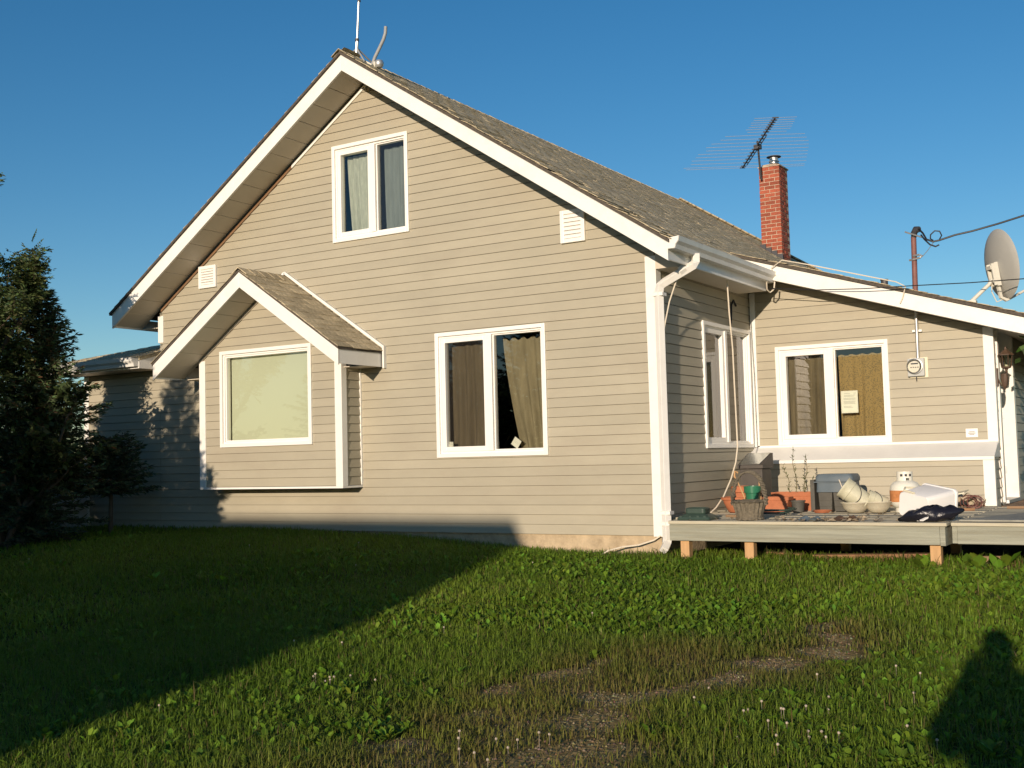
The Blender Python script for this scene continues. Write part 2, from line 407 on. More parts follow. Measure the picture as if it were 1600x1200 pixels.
def window(mp, u0, u1, z0, z1, kind='double', split=.5, screenside=None):
    fr = MB(); ring(fr, mp, u0, u1, z0, z1, .045, .0, .034); 
    w = fr.build('window', 'vinyl', house, bevel=.004)
    a = .0451
    f2 = MB(); ring(f2, mp, u0+a, u1-a, z0+a, z1-a, .022, -.10, .006); f2.build('frame', 'vinyl', w)
    i0, i1, j0, j1 = u0+.067, u1-.067, z0+.067, z1-.067
    def pane(p, q, d=-.04):
        MB().add([mp(p,j0,d), mp(q,j0,d), mp(q,j1,d), mp(p,j1,d)], [(0,1,2,3)]).build('pane', 'glass', w, recalc=False)
    if kind == 'double':
        um = i0+(i1-i0)*split
        mm = MB(); mbox(mm, mp, um-.032, um+.032, j0, j1, -.09, .022); mm.build('mullion', 'vinyl', w, bevel=.003)
        s = MB(); ring(s, mp, i0+.001, um-.0325, j0+.001, j1-.001, .055, -.07, .006); s.build('sash', 'vinyl', w, bevel=.003)
        s = MB(); ring(s, mp, um+.0325, i1-.001, j0+.001, j1-.001, .014, -.07, -.012); s.build('sash', 'vinyl', w, bevel=.003)
        pane(i0+.03, um-.06); pane(um+.045, i1-.01)
        if screenside == 'left':
            MB().add([mp(i0+.05,j0+.05,-.02), mp(um-.08,j0+.05,-.02), mp(um-.08,j1-.05,-.02), mp(i0+.05,j1-.05,-.02)], [(0,1,2,3)]).build('insect_screen', 'insectscreen', w, recalc=False)
        if screenside == 'right':
            MB().add([mp(um+.05,j0+.018,-.02), mp(i1-.02,j0+.018,-.02), mp(i1-.02,j1-.018,-.02), mp(um+.05,j1-.018,-.02)], [(0,1,2,3)]).build('insect_screen', 'insectscreen', w, recalc=False)
    else:
        s = MB(); ring(s, mp, i0+.001, i1-.001, j0+.001, j1-.001, .02, -.07, -.006); s.build('sash', 'vinyl', w, bevel=.003)
        pane(i0+.01, i1-.01)
    return w
def inset(o, e): return (o[0]+e, o[1]-e, o[2]+e, o[3]-e)

# ---- gable front
F0 = FY(0)
ZA, SL, XR = 5.66, .668, -3.757
lf0 = lambda z: max(-7.5, XR-(ZA-z)/SL)
rf0 = lambda z: min(0, XR+(ZA-z)/SL)
GW = (-4.335, -3.157, 3.757, 4.975); LW = (-2.813, -1.327, 1.058, 2.508); BAYH = (-6.2, -4.05, .85, 2.3); BAYS = (-6.31, -3.955, .76, 2.41)
wall(F0, .2, ZA, lf0, rf0, [inset(GW, .03), inset(LW, .03), BAYH], brk=(3.1568, 3.145), sops=[inset(GW, .02), inset(LW, .02), BAYS])
w_g = window(F0, *GW, screenside='right', split=.55); w_l = window(F0, *LW, screenside='left')
# foundation of the gable front, the side and the left wing
MB().box(-9.0, -.03, .02, .22, -.4, .2).build('foundation', 'concrete', house); MB().box(-.23, -.031, .221, 13, -.4, .2).build('foundation', 'concrete', house)
def ltrim(x0, xc, yf, yb, t_, z0, z1, s=1, zb=None):
    # L shaped corner post: leg along the street face from x0 to the corner xc, leg along the side from yf to yb
    return MB().prism([(x0,yf-t_,z0),(xc+s*t_,yf-t_,z0),(xc+s*t_,yb,z0),(xc,yb,z0),(xc,yf,z0),(x0,yf,z0)], (0,0,z1-z0)).build('corner_trim', 'white', house)
# corner trims of the main house
ltrim(-.10, 0, 0, .10, .022, .19, 3.10); ltrim(-7.42, -7.5, 0, .1, .022, 2.75, 3.12, s=-1)
# side wall and the rest of the main body
SX = FX(0)
SW = (1.19, 2.70, 1.088, 2.53)
wall(SX, .2, 3.05, lambda z: .04, lambda z: 13.3, [inset(SW, .03)], sops=[inset(SW, .02)], srange=(.10, 2.765), zs=.2)
window(SX, *SW, split=.47)
wall(FX(-7.5, -1), .2, 3.05, lambda z: .04, lambda z: 13.3, siding=False)
wall(FY(13.3), .2, 3.05, lambda z: -7.4, lambda z: -.1, siding=False)
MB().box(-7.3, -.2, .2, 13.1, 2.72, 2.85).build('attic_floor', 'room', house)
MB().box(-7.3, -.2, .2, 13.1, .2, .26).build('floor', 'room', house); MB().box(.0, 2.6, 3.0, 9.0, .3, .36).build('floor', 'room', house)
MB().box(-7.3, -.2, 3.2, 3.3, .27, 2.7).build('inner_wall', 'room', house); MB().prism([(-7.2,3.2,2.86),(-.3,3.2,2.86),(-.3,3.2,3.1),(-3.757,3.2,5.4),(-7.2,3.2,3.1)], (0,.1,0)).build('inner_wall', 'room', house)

# ---- main roof
ZT = 5.93                                     # top of the deck at the ridge
EX = .40                                      # eave
ze = ZT-SL*(EX-XR)
XL = XR-(EX-XR)
YF, YR, YE = -.53, 9.5, 13.6
r = MB()
t = .034
def slab(pts): r.prism([(p[0], p[1], p[2]) for p in pts], (0, 0, -t))
slab([(EX,YF,ze), (EX,YE,ze), (XR,YR,ZT), (XR,YF,ZT)])
roof = r.build('roof', 'roofedge', house); r = MB()
slab([(XL,YF,ze), (XR-.0005,YF,ZT), (XR-.0005,YR,ZT), (XL,YE,ze)])
r.build('roof', 'roofedge', house); r = MB()
slab([(EX,YE+.001,ze), (XL,YE+.001,ze), (XR,YR+.001,ZT)])
r.build('roof', 'shingle2', house)
SHM = []
for q in range(5):
    w_ = .30; e = rnd.uniform(.0, .005); c = rnd.uniform(-.003, .004)
    mb = MB(); g = .004
    v = [(g,0,.004),(w_-g,0,.004),(g,0,.010+e+c),(w_*.5,.006,.010+e),(w_-g,0,.010+e-c),(g,.07,.012),(w_*.5,.07,.012),(w_-g,.07,.012),(g,.20,.003),(w_-g,.20,.003)]
    f = [(0,1,4,3,2),(2,3,6,5),(3,4,7,6),(5,6,7,9,8),(0,2,5,8),(1,9,7,4)]
    mb.add(v, f); SHM.append(mb.mesh('shingle', 'shingle'))
def shingles(parent, origin, along, up, nrm, rows, expo, span, nearest=0, ragged=0, ymin=None):
    """rows of overlapping tabs; the nearest are objects, the rest one mesh"""
    origin, along, up, nrm = Vector(origin), Vector(along).normalized(), Vector(up).normalized(), Vector(nrm).normalized()
    rot0 = Matrix((along, up, nrm)).transposed()
    tabs = []
    for k in range(rows):
        a, b = span(k*expo)
        u = a-(.15 if k % 2 else 0)-rnd.uniform(0, .04)
        while u < b:
            u0, u1 = max(u, a-rnd.uniform(0, .03)), min(u+.3, b)
            if u1-u0 > .04:
                lift = rnd.gauss(0, .010)
                if ragged and u0-a < .5: lift += abs(rnd.gauss(0, ragged))
                p = origin+along*u0+up*(k*expo+rnd.gauss(0, .004))+nrm*(.001+k*.00002)
                rr = rot0 @ Matrix.Rotation(rnd.gauss(0, .012), 3, 'Z') @ Matrix.Rotation(-lift, 3, 'X')
                if lift > .02: p += nrm*.004
                tabs.append((p, rr, (u1-u0)/.3))
            u += .3
    tabs.sort(key=lambda q: (q[0]-CAM).length)
    for p, rr, s in tabs[:nearest]:
        me = SHM[rnd.randrange(5)]
        o = bpy.data.objects.new('shingle', me); col.objects.link(o); o.parent = parent
        o.matrix_local = Matrix.Translation(p-BASE[parent.name]) @ rr.to_4x4() @ Matrix.Diagonal((s, 1, 1, 1))
    if len(tabs) > nearest:
        V, F = [], []
        mb = MB()
        for p, rr, s in tabs[nearest:]:
            me = SHM[rnd.randrange(5)]; o = len(mb.v)
            mb.v += [tuple(p+rr @ Vector((v.co.x*s, v.co.y, v.co.z))) for v in me.vertices]
            mb.f += [tuple(i+o for i in f.vertices) for f in me.polygons]
        tag(mb.build('shingles', 'shingle2', parent, recalc=False), kind='stuff')
SLN = math.hypot(1, SL)
shingles(roof, (EX+.02, 0, ze-.012), (0,1,0), (-1,0,SL), (SL,0,1), 37, .136, lambda s: (YF+.012, YE-(s/SLN)*(YE-YR)/(EX-XR)), nearest=230, ragged=.06)
shingles(roof, (XL-.02, 0, ze-.012), (0,-1,0), (1,0,SL), (-SL,0,1), 37, .136, lambda s: (.2, -YF-.012), ragged=.03)
# ridge cap
rc = MB()
yy = YF-.02
while yy < YR:
    z0 = ZT+.012+rnd.uniform(0, .006)
    for s in (-1, 1):
        w_ = .115
        rc.hexa([(XR,yy,z0+.002), (XR+s*w_,yy,z0-w_*SL+.002), (XR+s*w_,yy+.2,z0-w_*SL-.004), (XR,yy+.2,z0-.004), (XR,yy,z0+.012), (XR+s*w_,yy,z0-w_*SL+.010), (XR+s*w_,yy+.2,z0-w_*SL+.004), (XR,yy+.2,z0+.005)])
    yy += .15
hp = Vector((EX-XR, YE-YR, ze-ZT)); nrmh = Vector((.3,.3,1)).normalized()
for q in range(38):
    c = Vector((XR,YR,ZT+.02))+hp*((q+.5)/38); h = hp.normalized(); s = h.cross(Vector((0,0,1))).normalized()
    rc.obox(c, h*.1, s*.1, h.cross(s)*.012)
tag(rc.build('ridge_caps', 'shingle2', roof), kind='stuff')
# rake fascia
def rake(x0, z0, x1, z1, y, hgt, th, name='fascia', mt='white', par=None):
    return MB().prism([(x0,y,z0), (x1,y,z1), (x1,y,z1-hgt), (x0,y,z0-hgt)], (0, th, 0)).build(name, mt, par or house, bevel=.003)
zf = 5.906; xe = .376
rake(XR, zf, xe, zf-SL*(xe-XR), -.5, .203, .03)
rake(XR-.0008, zf, 2*XR-xe, zf-SL*(xe-XR), -.5, .203, .03)
# metal drip edge strips with a seam
MB().prism([(XR,-.508,zf+.004), (xe+.02,-.508,zf+.004-SL*(xe+.02-XR)), (xe+.02,-.508,zf-.02-SL*(xe+.02-XR)), (XR,-.508,zf-.02)], (0,.007,0)).build('drip_edge', 'white', house)
# soffit under the front overhang
def soffit_run(xa, xb, za, zb, y0, y1, pitch=.29):
    n = max(1, int(round(math.hypot(xb-xa, zb-za)/pitch)))
    bk = MB().prism([(xa,y0,za+.03), (xb,y0,zb+.03), (xb,y1,zb+.03), (xa,y1,za+.03)], (0,0,.02)).build('soffit', 'felt_and_shade', house)
    for i in range(n):
        f0, f1 = (i+.02)/n, (i+.98)/n
        ax, az, bx, bz = xa+(xb-xa)*f0, za+(zb-za)*f0, xa+(xb-xa)*f1, za+(zb-za)*f1
        MB().prism([(ax,y0,az), (bx,y0,bz), (bx,y1,bz), (ax,y1,az)], (0,0,.012)).build('soffit_panel', 'soffit', bk)
zs_ = 5.725
soffit_run(XR-.01, 2*XR-xe+.03, zs_-.007, zs_-SL*(xe-XR-.02), -.468, .0)
soffit_run(XR+.01, xe-.03, zs_-.007, zs_-SL*(xe-XR-.02), -.468, .0)
# frieze strips where the soffit meets the wall
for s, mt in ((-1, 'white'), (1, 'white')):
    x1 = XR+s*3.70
    for a_, b_, m_ in ((0, 1.25, 'white' if s < 0 else 'soffit'), (1.252, 3.70, 'felt_and_shade' if s < 0 else 'soffit')):  # lower left run coloured dark in place of shade
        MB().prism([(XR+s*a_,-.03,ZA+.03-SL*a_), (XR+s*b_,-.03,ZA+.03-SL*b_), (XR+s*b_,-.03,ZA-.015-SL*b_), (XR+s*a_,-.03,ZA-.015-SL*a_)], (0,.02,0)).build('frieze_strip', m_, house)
# eave fascia, soffit and gutter on the right side, fascia on the left
MB().box(.352, .374, -.468, 2.36, 2.955, ze-.055).build('fascia', 'white', house, bevel=.003)
MB().box(.023, .352, -.02, 2.36, 2.955, 2.967).build('soffit', 'soffit', house)
MB().prism([(.023,-.03,2.956), (.351,-.03,2.956), (.351,-.03,ze-.06), (.023,-.03,ze-.06+SL*.32)], (0,.012,0)).build('eave_end_panel', 'soffit', house)
MB().box(2*XR-.374, 2*XR-.352, -.468, 13.3, 2.955, ze-.055).build('fascia', 'white', house)
MB().box(2*XR-.352, -7.523, -.02, 13.3, 2.955, 2.967).build('soffit', 'soffit', house)
def gutter(line, off, name='gutter'):
    g = MB().sheet(line, off)
    g.sheet([(a[0]*.0+a[0], a[1], a[2]) for a in line], (0,0,0)) if False else None
    o = g.build(name, 'gutter', house, recalc=False, smooth=False)
    sm = o.modifiers.new('thickness', 'SOLIDIFY'); sm.thickness = .004
    return o
zg_ = 3.175
prof = lambda x, z: [(x,z-.01), (x,z-.115), (x+.075,z-.115), (x+.085,z-.075), (x+.112,z-.045), (x+.118,z-.012), (x+.122,z), (x+.108,z)]
g1 = gutter([(a, -.50, b) for a, b in prof(.377, zg_)], (0, 2.93, 0))
MB().prism([(a, -.503, b) for a, b in prof(.377, zg_)], (0,-.004,0)).build('end_cap', 'white', g1)
MB().prism([(a, 2.432, b) for a, b in prof(.377, zg_)], (0,.004,0)).build('end_cap', 'gutter', g1)
# downspout
dsp = MB().tube([(.445,.03,3.075), (.445,.03,2.99), (.435,.0,2.955), (.14,-.07,2.80), (.095,-.085,2.765), (.078,-.085,2.70), (.078,-.085,2.4), (.078,-.085,.17), (.078,-.10,.13), (.08,-.19,.065)], .05, 4, sq=(1,1,0))
ds = dsp.build('downspout', 'white', house, bevel=.004)
for z in (2.66, .42, .31): MB().box(.02, .136, -.128, -.022, z, z+.035).build('strap', 'white', ds, bevel=.002)
MB().tube([(.36,-.02,2.925), (.30,-.035,2.89)], .056, 4, sq=(1,1,0)).build('elbow_joint', 'white', ds)

# ---- bay window box
BY = -.36; bx0, bx1 = -6.31, -3.955; bzb = .76; BXR = -5.132; BSL = .676; BZA = 3.185
lfb = lambda z: max(bx0, BXR-(BZA-z)/BSL); rfb = lambda z: min(bx1, BXR+(BZA-z)/BSL)
BW = (-5.955, -4.405, 1.262, 2.492)
FB = FY(BY)
wall(FB, bzb, BZA, lfb, rfb, [inset(BW, .03)], brk=(2.389, 2.40), thick=.05, sops=[inset(BW, .02)])
window(FB, *BW, kind='single')
wall(FX(bx1), bzb, 2.2, lambda z: BY+.03, lambda z: 0, thick=.05, srange=(BY+.06, -.03))
wall(FX(bx0, -1), bzb, 2.2, lambda z: BY+.03, lambda z: 0, thick=.05, srange=(BY+.06, -.03))
for s, x in ((1, bx1), (-1, bx0)):
    ltrim(x-s*.085, x, BY, BY+.07, .022, bzb-.005, 2.39, s=s)
    MB().box(min(x, x+s*.025), max(x, x+s*.025), -.035, -.001, bzb, 2.2).build('corner_trim', 'white', house)
MB().box(bx0-.022, bx1+.022, BY-.024, .0, bzb-.03, bzb-.0055).build('bottom_trim', 'white', house)
bze = 2.362; bex = 1.545; byf = -.845
for s in (-1, 1):
    broof = MB().prism([(BXR+s*.0005,byf-.01,3.41), (BXR+s*(bex+.01),byf-.01,3.41-BSL*(bex+.01)), (BXR+s*(bex+.01),-.002,3.41-BSL*(bex+.01)), (BXR+s*.0005,-.002,3.41)], (0,0,-.03)).build('roof', 'roofedge', house)

bl = math.hypot(1, BSL)
shingles(broof, (BXR+bex+.02, 0, 3.41-BSL*(bex+.02)), (0,1,0), (-1,0,BSL), (BSL,0,1), 13, .138, lambda s: (byf-.02, -.03), nearest=80)
shingles(broof, (BXR-bex-.02, 0, 3.41-BSL*(bex+.02)), (0,-1,0), (1,0,BSL), (-BSL,0,1), 13, .138, lambda s: (.03, -byf+.02), nearest=60)
for q in range(5):
    y0 = byf-.02+q*.165; bc = MB()
    for s in (-1, 1):
        bc.hexa([(BXR,y0,3.43), (BXR+s*.14,y0,3.43-.14*BSL), (BXR+s*.14,y0+.2,3.424-.14*BSL), (BXR,y0+.2,3.424), (BXR,y0,3.442), (BXR+s*.14,y0,3.442-.14*BSL), (BXR+s*.14,y0+.2,3.434-.14*BSL), (BXR,y0+.2,3.434)])
    bc.build('ridge_cap', 'shingle', broof)
for s in (-1, 1):
    rake(BXR+s*.0004, 3.392, BXR+s*bex, 3.392-BSL*bex, byf, .20, .025)
    x = BXR+s*bex
    MB().box(min(x-s*.002, x-s*.022), max(x-s*.002, x-s*.022), byf+.0255, -.045, 2.165, 2.34).build('fascia', 'white', house)
    soffit_run(BXR+s*.012, BXR+s*(bex-.03), 3.20, 3.20-BSL*(bex-.04), byf+.026, BY+.02, .27)
    MB().box(min(x-s*.024, x-s*.36), max(x-s*.024, x-s*.36), BY+.025, -.01, 2.166, 2.176).build('soffit', 'soffit', house)
    a = Vector((BXR, -.03, 3.47)); b = Vector((x+s*.035, -.03, 3.47-BSL*(bex+.035)))
    t_ = (b-a).normalized(); n_ = Vector((0,1,0)).cross(t_)
    MB().obox((a+b)/2, (b-a)/2, (0,.028,0), n_*.016).build('flashing', 'white', house); MB().box(min(x+s*.02, x+s*.045), max(x+s*.02, x+s*.045), -.06, -.0, 2.15, 2.42).build('flashing', 'white', house)
    MB().prism([(BXR,BY-.03,BZA+.012), (BXR+s*1.17,BY-.03,BZA+.012-BSL*1.17), (BXR+s*1.17,BY-.03,BZA-.02-BSL*1.17), (BXR,BY-.03,BZA-.02)], (0,.014,0)).build('frieze_strip', 'soffit', house)

# ---- gable vents
def vent(u0, u1, z0, z1):
    v = MB(); ring(v, F0, u0, u1, z0, z1, .045, 0, .045); o = v.build('vent', 'vinyl', house, bevel=.004)
    MB().box(u0+.04, u1-.04, -.012, -.002, z0+.04, z1-.04).build('backing', 'felt_and_shade', o)
    n = 6; h = (z1-z0-.09)/n
    for i in range(n):
        z = z0+.045+i*h
        MB().prism([(u0+.045,-.04,z+.004), (u0+.045,-.034,z+.004), (u0+.045,-.016,z+h+.008), (u0+.045,-.04,z+h-.010)], (u1-u0-.09,0,0)).build('slat', 'vinyl', o)
vent(-1.09, -.79, 3.355, 3.715); vent(-6.70, -6.375, 3.42, 3.72)

# ---- left wing
wall(F0, .2, 2.40, lambda z: -9.06, lambda z: -7.502)
MB().box(-9.10, -9.0, -.022, 0, .19, 2.38).build('corner_trim', 'white', house)
wall(FX(-9.06, -1), .2, 2.38, lambda z: .04, lambda z: 3.0, srange=(.04, 3.0))
wr = MB()
E0, E1, RY = (-9.42,-.45,2.505), (-7.40,-.45,2.52), .9
rz = 2.85
wr.prism([E0, E1, (-7.40,RY,rz), (-8.55,RY,rz)], (0,0,-.04)); wroof = wr.build('roof', 'shingle2', house); wr = MB()
wr.prism([E0, (-8.55,RY,rz), (-9.42,3.0,2.505)], (0,0,-.04)); wr.build('roof', 'shingle2', house); wr = MB()
wr.prism([(-8.55,RY+.001,rz), (-7.53,RY+.001,rz), (-7.53,3.4,2.5), (-9.42,3.2,2.5)], (0,0,-.04))
wr.build('roof', 'shingle2', house)
wu = Vector((0, RY+.45, rz-2.515))
shingles(wroof, (0,-.46,2.515), (1,0,0), wu, Vector((1,0,0)).cross(wu), 10, .138, lambda s: (-9.4+s*.63, -7.39))
g2 = gutter([(-8.98, -.452-(a-.377), b-.665) for a, b in prof(.377, zg_)], (1.56, 0, 0))
MB().prism([(-7.42, -.452-(a-.377), b-.665) for a, b in prof(.377, zg_)], (.004,0,0)).build('end_cap', 'white', g2)
MB().box(-9.38, -7.405, -.45, -.43, 2.37, 2.47).build('fascia', 'white', house)
MB().prism([(-7.405,-.4295,2.37), (-7.405,-.4295,2.49), (-7.405,-.03,2.60), (-7.405,-.03,2.37)], (-.02,0,0)).build('fascia', 'white', house)
MB().box(-9.38, -7.43, -.4295, -.03, 2.372, 2.382).build('soffit', 'soffit', house)

# ---- right entry
EY, LY = 2.77, 2.44
FE = FY(EY); FL = FY(LY)
EW = (.323, 1.676, 1.105, 2.308)
etop = lambda x: 3.235-.32*x
rfe = lambda z: min(2.80, (3.235-z)/.32)
wall(FE, 1.088, 3.22, lambda z: .03, rfe, [inset(EW, .03)], brk=(2.339, 2.33), thick=.1, sops=[inset(EW, .02)])
window(FE, *EW)
wall(FL, .36, .915, lambda z: .02, lambda z: 2.80, thick=.1, zs=.40)
sh = MB().prism([(.0,LY-.02,.912), (.0,EY-.02,1.085), (.0,EY+.05,1.085), (.0,EY+.05,.912)], (2.82,0,0)).build('sill_shelf', 'shelf', house)
MB().box(.0, 2.825, LY-.04, LY-.021, .885, .922).build('drip_edge', 'white', sh)
MB().box(.06, 2.725, EY-.03, EY-.0, 1.078, 1.104).build('drip_edge', 'white', sh)
ltrim(2.715, 2.80, EY, EY+.09, .022, 1.06, 2.36); ltrim(2.705, 2.80, LY, LY+.05, .022, .385, .884)
MB().box(.0225, .085, EY-.03, EY, 1.09, 3.0).build('corner_trim', 'white', house)
MB().box(.0005, .021, 2.7005, EY-.03, 1.08, 2.545).build('corner_trim', 'white', house)
DO = (3.0, 3.88, .40, 2.40)
RXW = FX(2.80)
wall(RXW, .36, 2.36, lambda z: EY+.01, lambda z: 9.0, [DO], sops=[(DO[0]-.07, DO[1]+.09, DO[2], DO[3]+.08)], srange=(EY+.09, 6.5))
wall(RXW, .36, .912, lambda z: LY+.03, lambda z: EY, thick=.05, srange=(LY+.05, EY))
wall(FY(9.0), .36, 2.5, lambda z: 0, lambda z: 2.8, siding=False)
dj = MB(); mbox(dj, RXW, DO[0]-.075, DO[0]+.02, DO[2], DO[3]+.07, -.18, .035); dj.build('door_frame', 'white', house, bevel=.003); dj = MB(); mbox(dj, RXW, DO[0]+.0205, DO[1]-.0205, DO[3]-.02, DO[3]+.07, -.18, .035); dj.build('door_frame', 'white', house); dj = MB(); mbox(dj, RXW, DO[1]-.02, DO[1]+.085, DO[2], DO[3]+.07, -.18, .05)  # RXW, DO[0]+.0205, DO[1]-.0205, DO[3]-.02, DO[3]+.07, -.18, .035)
dframe = dj.build('door_frame', 'white', house, bevel=.003)
for z in (.7, 1.35, 2.0): MB().box(2.70, 2.73, DO[1]-.026, DO[1]-.0205, z, z+.09).build('hinge', 'steel', dframe)
MB().box(2.60, 2.86, DO[0]+.021, DO[1]-.021, .385, .42).build('threshold', 'steel', dframe)
dslab = MB().box(2.60, 2.645, DO[0]+.021, DO[1]-.021, .4205, DO[3]-.021).build('door', 'door', house)
for z0, z1 in ((.6, 1.2), (1.4, 2.2)):
    dp = MB(); ring(dp, FX(2.645), DO[0]+.15, DO[1]-.15, z0, z1, .03, -.004, .012); dp.build('panel_moulding', 'door', dslab)
MB().lathe([(.0,0),(.028,.0),(.03,.02),(.018,.035),(.0,.036)], (0,0,0), 12).xf(Matrix.Translation((2.66,DO[0]+.12,1.3)) @ Matrix.Rotation(R(90), 4, 'Y')).build('handle', 'steel', dslab, smooth=True)
# entry roof
ey0, ey1 = 2.37, 9.4
ef = lambda x: 3.432-.316*x
er = MB().prism([(-.25,ey0-.03,ef(-.25)+.012), (3.75,ey0-.03,ef(3.75)+.012), (3.75,ey1,ef(3.75)+.012), (-.25,ey1,ef(-.25)+.012)], (0,0,-.035))
eroof = er.build('roof', 'roofedge', house)
un = Vector((-1,0,.316))
shingles(eroof, (3.77,0,ef(3.77)+.012), (0,1,0), un, (.316,0,1), 30, .136, lambda s: (ey0-.022, 6.2), ragged=.05)
rake(-.02, ef(-.02), 3.72, ef(3.72), ey0, .208, .03)
MB().box(3.70, 3.722, ey0+.0305, ey1, ef(3.72)-.21, ef(3.72)-.01).build('fascia', 'white', house)
bk = MB().prism([(.02,ey0+.031,ef(.02)-.17), (3.69,ey0+.031,ef(3.69)-.17), (3.69,EY-.001,ef(3.69)-.17), (.02,EY-.001,ef(.02)-.17)], (0,0,.02)).build('soffit', 'felt_and_shade', house)
for i in range(13):
    xa, xb = .03+i*.28, .03+i*.28+.274
    MB().prism([(xa,ey0+.031,ef(xa)-.20), (xb,ey0+.031,ef(xb)-.20), (xb,EY-.012,ef(xb)-.20), (xa,EY-.012,ef(xa)-.20)], (0,0,.012)).build('soffit_panel', 'soffit', bk)
MB().prism([(2.83,EY+.0,ef(2.83)-.20), (3.69,EY+.0,ef(3.69)-.20), (3.69,ey1,ef(3.69)-.20), (2.83,ey1,ef(2.83)-.20)], (0,0,.012)).build('soffit', 'soffit', house)

# ---- chimney
cx0, cx1, cy0, cy1, cz0, cz1 = -1.757, -1.385, 8.40, 8.87, 4.1, 6.02
ch = MB().box(cx0+.009, cx1-.009, cy0+.009, cy1-.009, cz0, cz1-.004).build('chimney', 'mortar', house)
BL, BH, BD, MT = .178, .057, .09, .0105
bmesh_src = None
def brick_mesh(l):
    return MB().box(0, l, 0, .05, 0, BH).mesh('brick', 'brick', bevel=.004)
bm_full, bm_half = brick_mesh(BL), brick_mesh(BL/2-MT/2)
rows = int((cz1-cz0)/(BH+MT))
def put_brick(me, p, rz_):
    o = bpy.data.objects.new('brick', me); col.objects.link(o); o.parent = ch; o.location = p; o.rotation_euler = (0,0,rz_)
for k in range(rows):
    z = cz1-(k+1)*(BH+MT)+MT
    if z < 4.15: break
    # street face
    seq = ['f','f'] if k % 2 == 0 else ['h','f','h']
    u = 0
    for q in seq:
        l = BL if q == 'f' else BL/2-MT/2
        put_brick(bm_full if q == 'f' else bm_half, (cx0+u+.002, cy0+rnd.uniform(-.002, .004), z), 0); u += l+MT
    seq = ['h','f','f'] if k % 2 == 0 else ['f','f','h']
    u = .052
    for q in seq:
        l = BL if q == 'f' else BL/2-MT/2
        if u+l > cy1-cy0+.03: break
        put_brick(bm_full if q == 'f' else bm_half, (cx1-rnd.uniform(-.002, .004), cy0+u, z), R(90)); u += l+MT
MB().box(cx0-.01, cx1+.012, cy0-.01, cy1+.01, cz1, cz1+.022).build('crown', 'mortar', ch); MB().prism([(cx0+.05,cy0+.06,cz1+.022),(cx1-.05,cy0+.06,cz1+.022),(cx1-.05,cy1-.06,cz1+.022),(cx0+.05,cy1-.06,cz1+.022)], (0,0,.04)).build('crown', 'mortar', ch)
ccx, ccy = (cx0+cx1)/2+.02, (cy0+cy1)/2
MB().lathe([(.07,.03),(.07,.09),(.09,.093),(.09,.105),(.072,.108),(.072,.13),(.09,.133),(.09,.145),(.075,.148),(.075,.20),(.0,.21)], (ccx,ccy,cz1), 16).build('flue', 'galv', ch, smooth=True)
MB().lathe([(.0,.19),(.125,.215),(.13,.222),(.0,.235)], (ccx,ccy,cz1), 16).build('flue_cap', 'darkmetal', ch)
MB().box(cx0-.03, cx1+.03, cy0-.04, cy0-.008, 4.1, ZT-SL*(cx0-XR)+.10).build('step_flashing', 'shingle2', ch) if False else None
for k in range(4):
    x = cx0-.02+k*.1; z = ZT-SL*(x-XR)
    MB().box(x, x+.105, cy0-.03, cy0-.006, z-.12, z+.05).build('step_flashing', 'darkmetal', ch)

# ================================================================== curtains and papers behind the glass
def curtain(name, label, mp, top, bot, z1, z0, d, mt, waves=7, amp=.03, nz=14, seed=0, cat='curtain', ragged=0):
    """top and bot are (u0,u1) spans; the cloth hangs in folds between them"""
    rr = random.Random(seed); nu = waves*8; V, F = [], []
    ph = [rr.uniform(0, 6.28) for _ in range(4)]
    for j in range(nz+1):
        f = j/nz; z = z1+(z0-z1)*f
        a, b = top[0]+(bot[0]-top[0])*f**1.3, top[1]+(bot[1]-top[1])*f
        for i in range(nu+1):
            g = i/nu; u = a+(b-a)*g
            q = math.sin(g*waves*6.283+ph[0]+.5*math.sin(3*f+ph[1]))+.4*math.sin(g*waves*2.7*6.283/2+ph[2]+f)
            zz = z+(ragged*math.sin(g*31+ph[3])*math.exp(-f*12) if ragged else 0)
            V.append(mp(u, zz, d+amp*q*(.35+.65*f)))
    for j in range(nz):
        for i in range(nu):
            k = j*(nu+1)+i; F.append((k, k+1, k+nu+2, k+nu+1))
    o = MB().add(V, F).build(name, mt, smooth='all', recalc=False, base=mp((top[0]+top[1])/2, z0, d))
    return tag(o, label, cat)
curtain('curtain', 'pale lace curtain in left half of gable window', F0, (-4.23,-3.72), (-4.14,-3.70), 4.86, 3.80, -.15, 'lace', 5, .025, seed=1)
curtain('curtain', 'grey blue curtain behind right half of gable window', F0, (-3.66,-3.20), (-3.63,-3.20), 4.88, 3.80, -.17, 'greycurtain', 4, .02, seed=2)
curtain('curtain', 'dark drape behind screened left half of ground floor window', F0, (-2.75,-2.12), (-2.75,-2.08), 2.40, 1.09, -.17, 'darkcurtain', 5, .03, seed=3)
curtain('curtain', 'olive brown drape pulled aside in right half of ground floor window', F0, (-2.0,-1.38), (-1.78,-1.37), 2.39, 1.13, -.19, 'olivecurtain', 4, .03, seed=4, ragged=.02)
curtain('curtain', 'mustard speckled curtain in right half of entry window', FE, (1.03,1.64), (1.04,1.63), 2.17, 1.12, -.20, 'mustard', 5, .016, seed=5, ragged=.008)
curtain('curtain', 'dark curtain in left half of entry window', FE, (.36,.98), (.36,.98), 2.25, 1.12, -.16, 'browncurtain', 5, .02, seed=6)
curtain('curtain', 'dark curtain behind narrow window on recessed side wall', SX, (1.25,2.65), (1.25,2.65), 2.46, 1.12, -.32, 'browncurtain', 8, .02, seed=7)
bl_ = thing('roller_blind', 'cream roller blind pulled down behind bay window', 'blind', (-5.15, BY+.12, 1.3))
